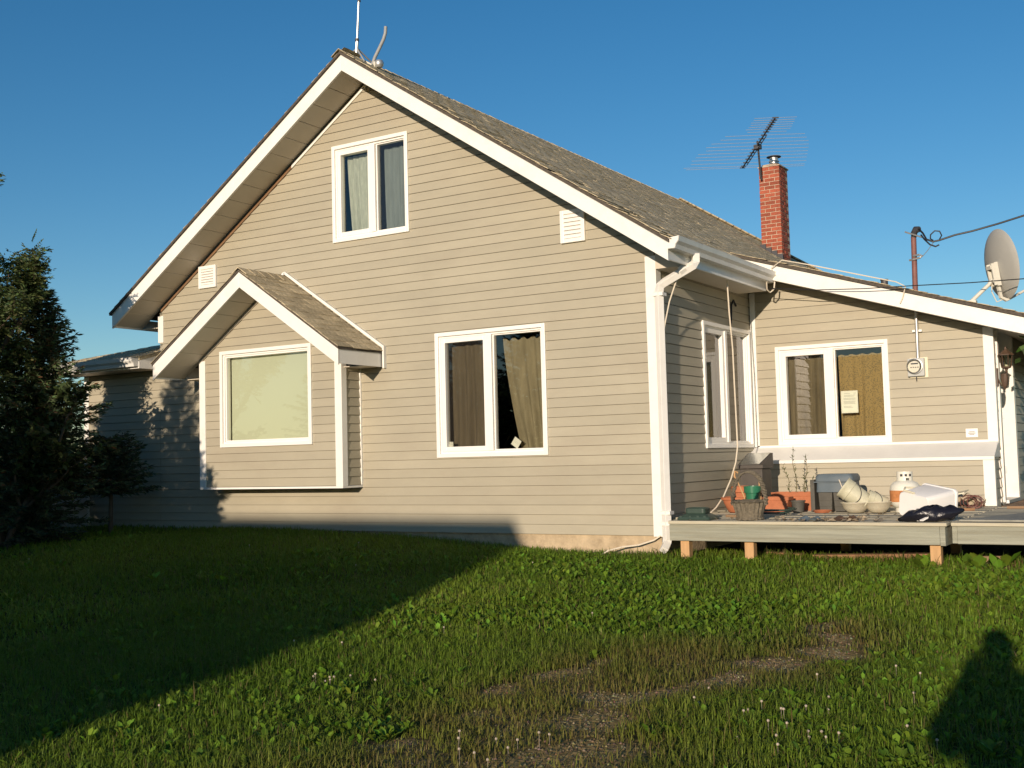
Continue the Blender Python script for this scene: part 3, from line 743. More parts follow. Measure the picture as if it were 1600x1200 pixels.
MB().add([(-5.875,BY+.105,1.335),(-4.53,BY+.105,1.335),(-4.47,BY+.10,1.45),(-4.47,BY+.105,2.40),(-5.875,BY+.105,2.40)], [(0,1,2,3,4)]).build('fabric', 'blind', bl_, recalc=False)
MB().tube([(-5.86,BY+.13,2.41),(-4.46,BY+.13,2.41)], .022, 10).build('roller', 'vinyl', bl_, smooth=True)
MB().tube([(-5.83,BY+.105,1.33),(-4.55,BY+.105,1.33)], .008, 6).build('bottom_bar', 'vinyl', bl_)
def paper(name, label, cx, cz, y, w, h, lines, cat='paper', rot=0, mt='paper', base=None):
    t = thing(name, label, cat, (cx, y, cz), rot=(0, R(rot), 0))
    MB().box(-w/2, w/2, -.001, .001, -h/2, h/2).build('sheet', mt, t)
    for i, (zf_, a, b) in enumerate(lines):
        MB().box(-w/2+a*w, -w/2+b*w, -.0022, -.0011, (zf_-.5)*h-h*.006, (zf_-.5)*h+h*.006).build('text_line', 'inkgrey', t)
    return t
paper('notice', 'typed white notice taped inside entry window before mustard curtain', 1.186, 1.598, 2.818, .20, .265, [(.88,.2,.55),(.88,.75,.9),(.80,.18,.85),(.75,.18,.8),(.66,.15,.85),(.61,.15,.85),(.52,.15,.86),(.47,.15,.8),(.42,.15,.84),(.30,.15,.6),(.25,.15,.7)])
paper('card', 'small cream card in lower left corner of ground floor window', -2.665, 1.205, .055, .055, .07, [])
paper('card', 'tilted white card at foot of olive brown drape', -1.79, 1.205, .07, .10, .10, [(.6,.2,.8),(.45,.2,.8)], rot=35)

# ================================================================== fittings on the house
mt_ = thing('electric_meter', 'round grey electric meter on pale board beside entry window', 'meter', (2.0, EY, 1.95))
MB().box(1.915, 2.115, EY-.03, EY-.012, 1.835, 2.065).build('backing_board', 'cream', mt_)
MB().box(1.90, 2.085, EY-.085, EY-.03, 1.85, 2.055).build('box', 'meterbox', mt_, bevel=.006)
ry = Matrix.Translation((1.985, EY-.085, 1.965)) @ Matrix.Rotation(R(90), 4, 'X')
MB().lathe([(.092,0),(.092,.02),(.082,.025)], n=28).xf(ry).build('ring', 'galv', mt_, smooth=True)
MB().lathe([(.08,.02),(.078,.065),(.065,.082),(.0,.088)], n=28, cap=False).xf(ry).build('glass_dome', 'clearglass', mt_, smooth=True)
MB().lathe([(.0,.03),(.076,.03),(.076,.021)], n=28, cap=False).xf(ry).build('dial', 'meterface', mt_)
MB().box(1.945, 2.025, EY-.1175, EY-.116, 1.985, 2.0).build('register_window', 'ink', mt_)
for k in range(4): MB().box(1.94+k*.025, 1.955+k*.025, EY-.1175, EY-.116, 1.945, 1.955).build('dial_mark', 'ink', mt_)
MB().tube([(1.99,EY-.06,1.85),(1.99,EY-.062,1.80)], .006, 6).build('seal', 'darkmetal', mt_)
ms = thing('service_mast', 'electric service mast rising through entry roof from meter', 'mast', (2.02, 2.70, 2.06))
MB().tube([(2.015,2.71,2.056),(2.02,2.705,2.60)], .019, 10).build('conduit', 'galv', ms, smooth=True)
MB().tube([(2.021,2.703,2.60),(2.035,2.70,3.46)], .03, 12).build('pipe', 'rustpipe', ms, smooth=True)
MB().box(1.965, 2.07, EY-.05, EY-.016, 2.36, 2.385).build('strap', 'galv', ms)
MB().tube([(2.037,2.70,3.45),(2.045,2.69,3.50),(2.07,2.68,3.535),(2.11,2.66,3.53)], [.03,.036,.042,.034], 10).build('weatherhead', 'darkmetal', ms, smooth=True)
MB().tube([(1.95,2.66,3.52),(2.14,2.63,3.43)], .009, 6).build('rod', 'galv', ms)
MB().tube([(1.98,2.69,3.19),(2.03,2.66,3.19),(2.11,2.64,3.20),(2.13,2.64,3.22),(2.10,2.64,3.235),(2.03,2.66,3.23)], .012, 6).build('insulator', 'galv', ms)
pl = thing('power_line', 'black twisted power line running from service mast to upper right', 'wire', (2.1, 2.6, 3.5))
MB().tube([(2.11,2.65,3.53),(2.16,2.60,3.47),(2.20,2.58,3.39),(2.27,2.58,3.355),(2.33,2.60,3.365),(2.50,2.63,3.41),(2.675,2.68,3.44),(2.95,2.69,3.49),(3.21,2.69,3.545),(4.2,2.75,3.80),(6,2.9,4.35),(9,3.1,5.5)], .011, 7).build('cable', 'cable_black', pl, smooth=True)
MB().tube([(2.33,2.60,3.365),(2.36,2.61,3.42),(2.34,2.61,3.47),(2.29,2.60,3.48),(2.245,2.59,3.44),(2.24,2.59,3.395),(2.27,2.59,3.37)], .008, 6).build('loop', 'cable_black', pl, smooth=True)
MB().tube([(2.13,2.64,3.46),(2.17,2.61,3.40),(2.23,2.60,3.33),(2.29,2.60,3.30),(2.33,2.60,3.315)], .009, 6).build('tail', 'cable_black', pl, smooth=True)
MB().tube([(2.13,2.64,3.205),(2.2,2.62,3.27),(2.27,2.59,3.345)], .004, 5).build('stay', 'galv', pl)
tag(MB().tube([(.40,2.34,2.985),(1.0,2.30,2.90),(1.55,2.26,2.855),(2.1,2.23,2.83),(2.7,2.22,2.80),(3.24,2.17,2.78),(4.5,2.1,2.80),(7,2.0,2.95)], .0055, 6).build('telephone_wire', 'cable_black', base=(.4,2.34,2.985), smooth=True), 'thin black telephone wire crossing in front of white entry fascia', 'wire')
tag(MB().tube([(.50,2.36,3.13),(.46,2.33,3.22),(.60,2.32,3.30),(.95,2.325,3.20),(1.4,2.33,3.06),(1.9,2.33,2.905),(2.0,2.33,2.845),(1.96,2.345,2.72),(1.93,2.345,2.66)], .007, 6).build('antenna_cable', 'cable_white', base=(.5,2.36,3.13), smooth=True), 'off white cable lying along entry roof edge above fascia', 'cable')
tag(MB().tube([(.44,2.20,3.05),(.42,2.26,2.96),(.43,2.34,2.93),(.47,2.37,2.97),(.48,2.375,3.06)], .009, 6).build('cable_loop', 'cable_white', base=(.44,2.2,3.05), smooth=True), 'short white cable looping below end of eave gutter', 'cable')
tag(MB().tube([(.30,1.28,2.96),(.30,1.31,2.6),(.305,1.36,2.2),(.30,1.385,1.8),(.30,1.40,1.4),(.30,1.41,1.1),(.29,1.36,.92),(.27,1.25,.74),(.25,1.05,.55),(.22,.90,.44),(.20,.80,.395)], .0085, 6).build('hanging_cord', 'cable_white', base=(.2,.8,.39), smooth=True), 'long cream cord hanging from eave soffit down to the deck', 'cord')
tag(MB().tube([(.30,.02,2.96),(.25,.0,2.84),(.17,-.035,2.6),(.125,-.06,2.38),(.10,-.10,2.19),(.095,-.10,2.17)], .0075, 6).build('hanging_cord', 'cable_white', base=(.095,-.1,2.17), smooth=True), 'short cream cord hanging from eave beside downspout', 'cord')
tag(MB().tube([(.02,2.28,2.80),(.022,2.20,2.86),(.022,2.12,2.80),(.022,2.10,2.62),(.022,2.06,2.5)], .012, 6).build('wall_cable', 'cable_black', base=(.02,2.2,2.6), smooth=True), 'short black cable bent over on siding above narrow side window', 'cable')
tag(MB().tube([(-.02,-.035,.20),(-.09,-.05,.155),(-.25,-.08,.105),(-.42,-.12,.085),(-.55,-.18,.05),(-.62,-.24,.0)], .009, 6).build('ground_cable', 'cable_white', base=(-.3,-.1,.1), smooth=True), 'cream cable drooping along foundation at house corner', 'cable')
sp = thing('warning_plate', 'small white plate with print low on wall by entry corner', 'plate', (2.548, EY, 1.183))
MB().box(2.485, 2.612, EY-.024, EY-.016, 1.135, 1.232).build('plate', 'vinyl', sp, bevel=.002)
for a, b, z in ((2.52,2.58,1.196),(2.51,2.588,1.180),(2.522,2.575,1.166)): MB().box(a, b, EY-.0262, EY-.0246, z-.004, z+.004).build('text_line', 'inkgrey', sp)
# lantern beside the door
ln = thing('wall_lantern', 'brown lantern with glass panes on bracket beside entry door', 'lamp', (2.85, 2.88, 1.9))
lx, ly = 2.925, 2.865
MB().lathe([(.0,2.135),(.008,2.13),(.012,2.105),(.03,2.09),(.085,2.045),(.088,2.035),(.0,2.035)], (lx,ly,0), 6).build('cap', 'lantern', ln)
MB().lathe([(.062,2.035),(.048,1.91)], (lx,ly,0), 6, cap=False).build('glass', 'lanternglass', ln)
for k in range(6):
    a = k*math.pi/3
    MB().tube([(lx+.064*math.cos(a),ly+.064*math.sin(a),2.036),(lx+.05*math.cos(a),ly+.05*math.sin(a),1.908)], .005, 4).build('bar', 'lantern', ln)
MB().lathe([(.0,1.91),(.054,1.91),(.05,1.895),(.02,1.885),(.012,1.86),(.018,1.85),(.0,1.83)], (lx,ly,0), 8).build('base', 'lantern', ln)
MB().tube([(2.82,2.90,1.80),(2.86,2.885,1.70),(2.90,2.87,1.76),(2.925,2.865,1.85)], .009, 6).build('scroll', 'lantern', ln)
MB().lathe([(.0,1.84),(.035,1.83),(.042,1.78),(.03,1.70),(.01,1.66),(.0,1.655)], (2.90,2.86,0), 8).build('lower_finial', 'lantern', ln, smooth=True)
MB().box(2.8165, 2.832, 2.86, 2.92, 1.70, 1.90).build('wall_plate', 'lantern', ln)
# satellite dish on the entry roof
dn = Vector((.80,.58,.14)).normalized(); du = (Vector((0,0,1))-dn*dn.z).normalized(); dr = du.cross(dn)
dc = Vector((2.955,2.60,3.02))
dm = Matrix((dr, du, dn)).transposed().to_4x4(); dm.translation = dc
dish = thing('satellite_dish', 'grey oval satellite dish seen from behind on entry roof', 'satellite dish', (2.86,2.62,2.60))
MB().lathe([(.0,-.055),(.10,-.051),(.20,-.038),(.30,-.013),(.372,.012),(.38,.02),(.375,.024),(.30,-.003),(.20,-.028),(.10,-.041),(.0,-.045)], n=40, cap=False).xf(dm @ Matrix.Diagonal((.95,1.03,1,1))).build('reflector', 'dish', dish, smooth=True)
def DP(a, b, c): return dm @ Vector((a, b, c))
bkp = MB().obox(DP(0,-.10,-.075), dr*.06, du*.13, dn*.02).build('mount_bracket', 'dishbracket', dish)
for q in (-.05, .05): MB().obox(DP(q,-.1,-.10), dr*.008, du*.12, dn*.03).build('bracket_cheek', 'dishbracket', dish)
MB().obox(DP(0,-.02,-.12), dr*.05, du*.02, dn*.02).build('clamp', 'dishbracket', dish); MB().obox(DP(0,-.17,-.12), dr*.05, du*.015, dn*.02).build('clamp', 'dishbracket', dish)
MB().tube([(2.66,2.44,2.615),(2.84,2.535,2.80),tuple(DP(0,-.15,-.12))], .022, 10).build('mast', 'dishbracket', dish, smooth=True)
MB().box(2.58, 2.72, 2.40, 2.50, 2.60, 2.63).build('foot_plate', 'dishbracket', dish)
MB().tube([tuple(DP(0,-.14,-.07)), tuple(DP(0,-.36,-.06)), tuple(DP(0,-.40,.0))], .022, 4).build('arm_socket', 'dishbracket', dish)
MB().tube([tuple(DP(0,-.40,.0)), tuple(DP(0,-.30,.30)), tuple(DP(0,-.26,.42))], .014, 8).build('feed_arm', 'dishbracket', dish)
MB().tube([tuple(DP(0,-.26,.40)), tuple(DP(0,-.24,.48))], .03, 10).build('receiver', 'greypipe', dish)
MB().tube([tuple(DP(0,-.38,-.02)), tuple(DP(.03,-.40,-.10)), tuple(DP(.02,-.28,-.14)), tuple(DP(0,-.16,-.12))], .006, 6).build('cable', 'cable_white', dish)
# ridge mast with tripod
rm_ = thing('ridge_mast', 'thin grey antenna mast with tripod foot on gable ridge', 'mast', (XR,-.22,5.95))
MB().tube([(XR,-.22,5.93),(XR+.02,-.22,6.13)], .021, 8).build('socket', 'galv', rm_, smooth=True); MB().tube([(XR+.02,-.22,6.13),(XR+.055,-.22,6.60),(XR+.10,-.22,7.15)], .014, 8).build('pole', 'galv', rm_, smooth=True)
MB().lathe([(.024,0),(.024,.03)], (XR+.02,-.22,6.14), 8).build('collar', 'darkmetal', rm_); MB().lathe([(.02,0),(.02,.02)], (XR+.062,-.22,6.62), 8).build('collar', 'darkmetal', rm_)
for dx, dy in ((-.12,-.07), (.13,.0), (.05,.30), (-.1,.2)):
    MB().tube([(XR+.01,-.22,6.06),(XR+dx,-.22+dy,ZT-SL*abs(dx)+.02)], .010, 6).build('leg', 'greypipe', rm_)
jp = thing('roof_pipe', 'bent grey pipe arm with round mount on roof near gable peak', 'pipe', (-3.62,-.1,5.85))
MB().tube([(-3.60,-.10,5.86),(-3.56,-.1,5.94),(-3.48,-.1,6.05),(-3.425,-.1,6.13),(-3.395,-.1,6.20),(-3.388,-.1,6.28)], .021, 10).build('arm', 'greypipe', jp, smooth=True)
MB().obox((-3.64,-.12,5.86), (.07,0,-.045), (0,.05,0), (.012,0,.02)).build('foot_plate', 'dishbracket', jp)
MB().lathe([(.0,-.05),(.035,-.045),(.055,-.02),(.058,.01),(.045,.04),(.0,.05)], (-3.53,-.06,5.86), 12).build('round_mount', 'galv', jp, smooth=True)
MB().obox((-3.56,-.1,5.83), (.012,0,0), (0,.02,0), (0,0,.05)).build('brace', 'dishbracket', jp)
# television antenna by the chimney
tv = thing('television_antenna', 'black television antenna with long thin rods above the chimney', 'antenna', (-1.84,8.3,5.4))
A0, A1 = Vector((-.82,6.6,6.325)), Vector((-2.46,9.53,6.375))
MB().tube([A0, A1], .014, 6).build('boom', 'darkmetal', tv)
MB().tube([A0.lerp(A1,.25)+Vector((0,0,-.07)), A0.lerp(A1,.85)+Vector((0,0,-.07))], .009, 6).build('lower_boom', 'darkmetal', tv)
pmast = A0.lerp(A1,.50)
MB().tube([(pmast.x-.05,pmast.y+.25,5.80),(pmast.x,pmast.y,6.42)], .018, 8).build('mast', 'darkmetal', tv)
MB().box(pmast.x-.06, pmast.x+.06, pmast.y-.04, pmast.y+.04, 6.27, 6.35).build('clamp', 'darkmetal', tv)
bd = (A1-A0).normalized(); ed = Vector((0,0,1)).cross(bd).normalized()
els = [(.0,.42),(.04,.42),(.08,.44),(.12,.44),(.16,.46),(.20,.46),(.25,.42),(.31,.85),(.38,.95),(.45,1.05),(.52,1.12),(.59,1.18),(.66,1.22),(.73,1.28),(.80,1.32),(.88,1.38),(.96,1.42),(1.0,1.44)]
for q, hl in els:
    c = A0.lerp(A1, q)
    MB().tube([c-ed*hl*.8, c+ed*hl*.8*rnd.uniform(.9,1)], .0034, 5).build('rod', 'greypipe', tv)
    MB().obox(c, ed*.05, bd*.008, (0,0,.010)).build('insulator', 'darkmetal', tv)
tag(MB().lathe([(.045,0),(.045,.17),(.05,.175),(.05,.19),(.03,.19)], (1.42,3.8,2.97), 12).build('vent_stack', 'darkmetal', base=(1.42,3.8,2.95)), 'short black plumbing vent stack poking above entry roof', 'vent')

# ================================================================== deck
DZ = .38
deck = thing('deck', 'weathered grey plank deck along side wall and entry', 'deck', (1.5,-.4,-.05))
y = -.46; k = 0
while y < 2.36:
    x0 = .262 if y < .03 else .035
    d = rnd.uniform(-.004, .003)
    MB().box(x0+rnd.uniform(-.01,.012), 2.865+rnd.uniform(-.015,.015), y, y+.136, DZ-.03+d, DZ+d).build('plank', 'deckwood', deck, bevel=.004)
    y += .141+rnd.uniform(0,.003); k += 1
MB().box(.262, 2.80, -.435, -.398, .188, .349).build('rim_board', 'deckrim', deck, bevel=.004)
MB().box(.262, .30, -.396, .02, .188, .349).build('rim_board', 'deckrim', deck)
MB().box(2.802, 2.845, -.43, 2.3, .182, .349).build('rim_board', 'deckrim', deck)
for x in (.9, 1.5, 2.1): MB().box(x, x+.04, -.396, 2.3, .20, .348).build('joist', 'deckwood', deck)
for x, yy in ((.40,-.43), (1.045,-.40), (2.745,-.41), (.40,1.2), (1.5,1.2), (2.6,1.2)):
    MB().box(x-.045, x+.045, yy+.04, yy+.129, -.25, .187).build('post', 'newwood', deck, bevel=.003)
pf = thing('platform', 'weathered plywood topped platform beside the deck at entry door', 'deck', (3.8,-.35,0))
y = -.38
while y < 2.36:
    MB().box(2.885+rnd.uniform(-.01,.012), 5.2, y, y+.138, DZ-.03, DZ+rnd.uniform(-.002,.002)).build('plank', 'deckwood', pf, bevel=.004); y += .143
while y < 6.2:
    MB().box(2.86, 5.2, y, y+.138, DZ-.03, DZ+rnd.uniform(-.002,.002)).build('plank', 'brownboard', pf, bevel=.004); y += .143
MB().box(2.93, 5.2, -.36, -.322, .195, .349).build('rim_board', 'deckrim', pf, bevel=.004)
MB().box(2.888, 2.928, -.35, 2.3, .20, .349).build('rim_board', 'deckrim', pf)
MB().prism([(2.94,-.30,DZ+.006),(5.0,-.34,DZ+.006),(5.0,.95,DZ+.006),(3.35,.95,DZ+.006)], (0,0,.015)).build('plywood_sheet', 'plywood', pf)
MB().box(3.0, 4.4, 1.9, 2.05, DZ+.004, DZ+.03).build('door_plank', 'brownboard', pf)
for x in (3.4, 4.6): MB().box(x, x+.09, .3, .39, -.25, .349).build('post', 'deckwood', pf)
for nm, lb, pts in (('scrap_board', 'longest rusty brown scrap board lying under the deck', (1.5,2.6,.1,.24,-.04,.03)), ('scrap_board', 'short brown scrap board under the deck near middle post', (.9,1.35,.25,.36,-.05,.04)), ('scrap_board', 'grey scrap board leaning under the platform edge', (2.98,3.25,.0,.05,-.12,.06)), ('scrap_board', 'brown scrap board at platform edge close to deck post', (2.9,3.3,-.25,-.15,-.05,.0))):
    mb = MB().box(*pts).xf(Matrix.Translation((pts[0],pts[2],0)) @ Matrix.Rotation(R(rnd.uniform(-6,6)), 4, 'Z') @ Matrix.Rotation(R(rnd.uniform(-3,3)), 4, 'Y') @ Matrix.Translation((-pts[0],-pts[2],0)))
    tag(mb.build(nm, 'brownboard' if 'grey' in lb else 'scrapwood', base=(pts[0],pts[2],pts[4]), bevel=.006), lb, 'board')

# ================================================================== things on the deck
gs = thing('plastic_stand', 'dark green upturned plastic stand at front left deck corner', 'plastic stand', (.49,-.25,DZ+.003))
def rrect(a, b, z, r=.03, n=4):
    pts = []
    for cx, cy, s in ((a-r,b-r,0),(-a+r,b-r,90),(-a+r,-b+r,180),(a-r,-b+r,270)):
        for i in range(n+1):
            an = R(s+90*i/n); pts.append((cx+r*math.cos(an), cy+r*math.sin(an), z))
    return pts
def loft(rings, cap=True, off=(0,0,0)):
    mb = MB(); n = len(rings[0]); V = [(p[0]+off[0],p[1]+off[1],p[2]+off[2]) for rg in rings for p in rg]; F = []
    for i in range(len(rings)-1):
        for j in range(n): F.append((i*n+j, i*n+(j+1)%n, (i+1)*n+(j+1)%n, (i+1)*n+j))
    if cap: F.append(tuple(range(n))[::-1]); F.append(tuple((len(rings)-1)*n+j for j in range(n)))
    return mb.add(V, F)
o3 = (.49,-.25,DZ+.003)
loft([rrect(.17,.13,.0), rrect(.175,.135,.012), rrect(.165,.125,.03), rrect(.12,.09,.055), rrect(.105,.08,.06)], off=o3).build('skirt', 'darkgreen', gs)
loft([rrect(.10,.075,.058), rrect(.105,.08,.07), rrect(.105,.08,.11), rrect(.095,.07,.118), rrect(.085,.06,.105)], off=o3).build('socket', 'darkgreen', gs)
for x in (-.13, -.03, .05, .12): MB().box(.49+x-.012, .49+x+.012, -.25-.126, -.25-.105, DZ+.03, DZ+.046).build('lug', 'darkgreen', gs)
# basket
bkt = thing('wicker_basket', 'dark weathered wicker basket with tall arched handle at deck edge', 'basket', (1.02,-.24,DZ+.003))
bc_ = (1.02,-.24,DZ+.003)
MB().lathe([(.0,.004),(.118,.004),(.128,.05),(.145,.12),(.158,.175),(.15,.175),(.138,.12),(.12,.06),(.11,.02),(.0,.018)], bc_, 40, cap=False, fn=lambda a, z: 1+.06*math.sin(17*a)*min(1, z*8)).build('body', 'basket', bkt)
def ropering(cz, r0, rr_, n=36, tw=14):
    return [(bc_[0]+(r0+.006*math.sin(tw*i*6.283/n))*math.cos(i*6.283/n), bc_[1]+(r0+.006*math.sin(tw*i*6.283/n))*math.sin(i*6.283/n), bc_[2]+cz+.004*math.cos(tw*i*6.283/n)) for i in range(n+1)]
MB().tube(ropering(.178,.158,0), .014, 6).build('rim', 'basketrim', bkt)
MB().tube(ropering(.012,.125,0), .010, 6).build('foot', 'basket', bkt)
hpts = [(bc_[0]+.195*math.cos(a)*(1 if abs(math.cos(a))<.75 else .95), bc_[1]-.05*math.cos(a), bc_[2]+.165+.30*math.sin(a)) for a in [math.pi*(1.02-1.04*i/22) for i in range(23)]]
hd = MB()
hpts = [Vector(p) for p in hpts]
hd.tube(hpts, .013, 8); hd.build('handle', 'basketrim', bkt)
for st in (0, 2.1, 4.2):
    tw = []
    for i in range(len(hpts)*4-3):
        f = i/4; a, b = hpts[int(f)], hpts[min(int(f)+1, len(hpts)-1)]; p = a.lerp(b, f-int(f)); an = i*.8+st
        tw.append(p+Vector((math.cos(an)*.02*(.8+.2*math.sin(i)), math.sin(an)*.02, math.sin(an+.7)*.008)))
    MB().tube(tw, .008, 5).build('cane', 'basket', bkt)
tag(MB().tube([(.86,-.27,.585),(.875,-.29,.63),(.90,-.30,.605)], .018, 6).build('stub', 'basketrim', bkt))
MB().lathe([(.0,.13),(.08,.135),(.135,.12),(.137,.11)], bc_, 20, cap=False).build('dry_filling', 'leaflitter', bkt)
# pots
def pot(name, label, c, prof, mt, soil=None, n=24, cat='pot', sy=1):
    t = thing(name, label, cat, c)
    MB().lathe(prof, c, n, cap=False, sy=sy).build('body', mt, t, smooth=True)
    if soil: MB().lathe([(0,soil[1]),(soil[0],soil[1])], c, n, cap=False, sy=sy).build('soil', 'soil', t)
    return t
pot('terracotta_bowl', 'wide orange terracotta bowl on deck behind wicker basket', (.41,1.05,DZ+.003), [(.0,0),(.085,0),(.10,.01),(.145,.10),(.155,.135),(.175,.14),(.178,.165),(.165,.168),(.15,.14),(.12,.08),(0,.03)], 'terracotta', (.15,.13))
pot('terracotta_pot', 'darker brown terracotta pot standing behind the orange bowl', (.33,1.38,DZ+.003), [(0,0),(.07,0),(.09,.2),(.105,.21),(.108,.27),(.095,.275),(.085,.2),(0,.05)], 'terracotta', (.09,.24))
gp = pot('plastic_pot', 'shiny green plastic pot seen through the basket handle', (.615,.97,DZ+.003), [(0,0),(.06,0),(.078,.21),(.09,.215),(.093,.285),(.082,.287),(.075,.2),(0,.02)], 'greenpot', (.078,.25))
tag(MB().tube([(.54,.90,.40),(.565,.86,.55),(.52,.86,.66),(.47,.90,.73)], .008, 6).build('garden_stick', 'newwood', base=(.54,.9,.4)), 'bent pale stick leaning against the green plastic pot', 'stick')
tag(MB().box(.668,.692,1.02,1.035,.46,.755).build('wooden_stake', 'newwood', base=(.68,1.03,.46)), 'flat brown wooden stake standing in the green pot', 'stake')
# dark stand with mirrored top
st = thing('mirror_stand', 'dark box stand with slanted mirrored top in deck corner', 'stand', (.37,1.75,DZ))
MB().box(.235,.50,1.62,1.92,DZ+.003,.84).build('cabinet', 'darkbox', st, bevel=.006)
MB().hexa([(.215,1.59,.845),(.52,1.59,.845),(.52,1.95,.845),(.215,1.95,.845),(.215,1.59,.885),(.52,1.59,.885),(.52,1.95,1.02),(.215,1.95,1.02)]).build('head', 'darkbox', st, bevel=.005)
MB().hexa([(.235,1.605,.893),(.475,1.605,.893),(.50,1.93,1.015),(.225,1.93,1.015),(.235,1.603,.899),(.475,1.603,.899),(.50,1.927,1.021),(.225,1.927,1.021)]).build('mirror', 'mirror', st)
MB().tube([(.22,1.6,.80),(.19,1.58,.82),(.185,1.58,.76),(.205,1.6,.72)], .012, 6).build('side_handle', 'newwood', st)
# planters
def trough(name, label, c, a, b, h, mt='terracotta'):
    t = thing(name, label, 'planter', (c[0],c[1],DZ+.003))
    o = (c[0],c[1],DZ+.003)
    loft([rrect(a*.88,b*.85,0,.02), rrect(a*.97,b*.96,h*.78,.02), rrect(a*1.04,b*1.08,h*.79,.02), rrect(a*1.05,b*1.1,h,.02), rrect(a*.97,b*.95,h,.02), rrect(a*.94,b*.9,h*.85,.02)], off=o).build('body', mt, t)
    MB().add([(p[0]+o[0],p[1]+o[1],p[2]+o[2]) for p in rrect(a*.94,b*.9,h*.86,.02)], [tuple(range(20))]).build('soil', 'soil', t)
    return t
trough('terracotta_trough', 'long orange trough planter holding a thin sapling', (.93,1.52), .26, .10, .20)
trough('terracotta_trough', 'low orange trough planter in front of the sapling', (.80,1.18), .16, .085, .16)
sap = thing('sapling', 'thin leafy sapling growing in orange trough planter', 'plant', (.95,1.50,.54))
lr = random.Random(5); V, F3c, colr = [], [], []
stm = MB()
lv = MB()
for (x0, y0, hgt, lean) in ((.92,1.50,.55,-.02), (1.0,1.51,.46,.06), (.86,1.50,.34,-.06), (1.02,1.49,.22,.02), (1.10,1.52,.18,.0)):
    pts = [Vector((x0+lean*f+.012*math.sin(9*f+x0*40), y0+.02*math.sin(5*f), .54+hgt*f)) for f in [i/8 for i in range(9)]]
    MB().tube(pts, [.005-.003*i/8 for i in range(9)], 5).build('stem', 'stem', sap)
    for i in range(2, 9):
        for q in range(3):
            a = lr.uniform(0, 6.28); p = pts[i].lerp(pts[max(0,i-1)], lr.random()); L_ = lr.uniform(.035,.06)
            d = Vector((math.cos(a), math.sin(a)*.6, lr.uniform(.3,1.0))).normalized(); s = d.cross(Vector((0,0,1))).normalized()*.008
            lv.add([p, p+d*L_*.5+s, p+d*L_, p+d*L_*.5-s], [(0,1,2,3)])

mat('sapleaf', (.10,.12,.05), .6, .3, 20); tag(lv.build('leaves', 'sapleaf', sap, recalc=False), kind='stuff')
# crates and tote
for x0, x1, lb in ((1.235,1.385,'left of two dark grey plastic crates under blue grey tote'), (1.395,1.60,'right of two dark grey plastic crates under blue grey tote')):
    t = thing('plastic_crate', lb, 'crate', ((x0+x1)/2,1.4,DZ))
    MB().hexa([(x0+.01,1.27,DZ+.003),(x1-.01,1.27,DZ+.003),(x1-.01,1.55,DZ+.003),(x0+.01,1.55,DZ+.003),(x0,1.26,.585),(x1,1.26,.585),(x1,1.56,.585),(x0,1.56,.585)]).build('body', 'greybin', t, bevel=.006)
    for z in (.44,.50): MB().box(x0+.012,x1-.012,1.255,1.262,z,z+.012).build('rib', 'greybin', t)
tt = thing('storage_tote', 'blue grey plastic tote resting upside down on dark crates', 'tote', (1.41,1.4,.588))
loft([rrect(.195,.16,.0,.03), rrect(.19,.155,.11,.03), rrect(.20,.165,.115,.03), rrect(.20,.165,.16,.04), rrect(.185,.15,.19,.05)], off=(1.41,1.41,.588)).build('shell', 'bluebin', tt, smooth=True)
MB().box(1.20,1.62,1.235,1.25,.69,.70).build('seam', 'bluebin', tt)
tag(MB().tube([(1.475,1.225,.72),(1.52,1.22,.60)], .005, 5).build('stick', 'cable_white', base=(1.5,1.22,.6)), 'thin pale stick lying against the blue grey tote', 'stick')
tag(MB().box(1.155,1.20,1.25,1.50,DZ+.003,.72).build('folded_panel', 'greybin', base=(1.18,1.4,DZ), bevel=.006), 'narrow dark panel standing left of blue grey tote', 'panel')
pot('black_pot', 'small black plastic nursery pot beside the low orange trough', (1.06,1.12,DZ+.003), [(0,0),(.055,0),(.07,.11),(.078,.112),(.078,.125),(.07,.125),(.062,.08),(0,.02)], 'greybin', (.064,.09))
pot('clay_saucer', 'flat clay saucer on deck in front of the crates', (1.34,1.05,DZ+.003), [(0,0),(.08,0),(.10,.025),(.095,.027),(.075,.008),(0,.007)], 'terracotta', cat='saucer')
tag(MB().tube([(.95+.16*math.cos(a*1.0)*(1+.05*a), .55+.13*math.sin(a)*(1+.05*a), DZ+.014+.004*a) for a in [i*.35 for i in range(40)]], .009, 6).build('garden_hose', 'darkgreen', base=(.95,.55,DZ), smooth=True), 'coiled dark green garden hose on deck behind wicker basket', 'hose')
tag(MB().box(.62,1.02,.12,.19,DZ+.004,DZ+.028).xf(Matrix.Translation((.8,.15,0)) @ Matrix.Rotation(R(-12), 4, 'Z') @ Matrix.Translation((-.8,-.15,0))).build('loose_board', 'brownboard', base=(.8,.15,DZ)), 'short brown board lying on deck between stand and basket', 'board')
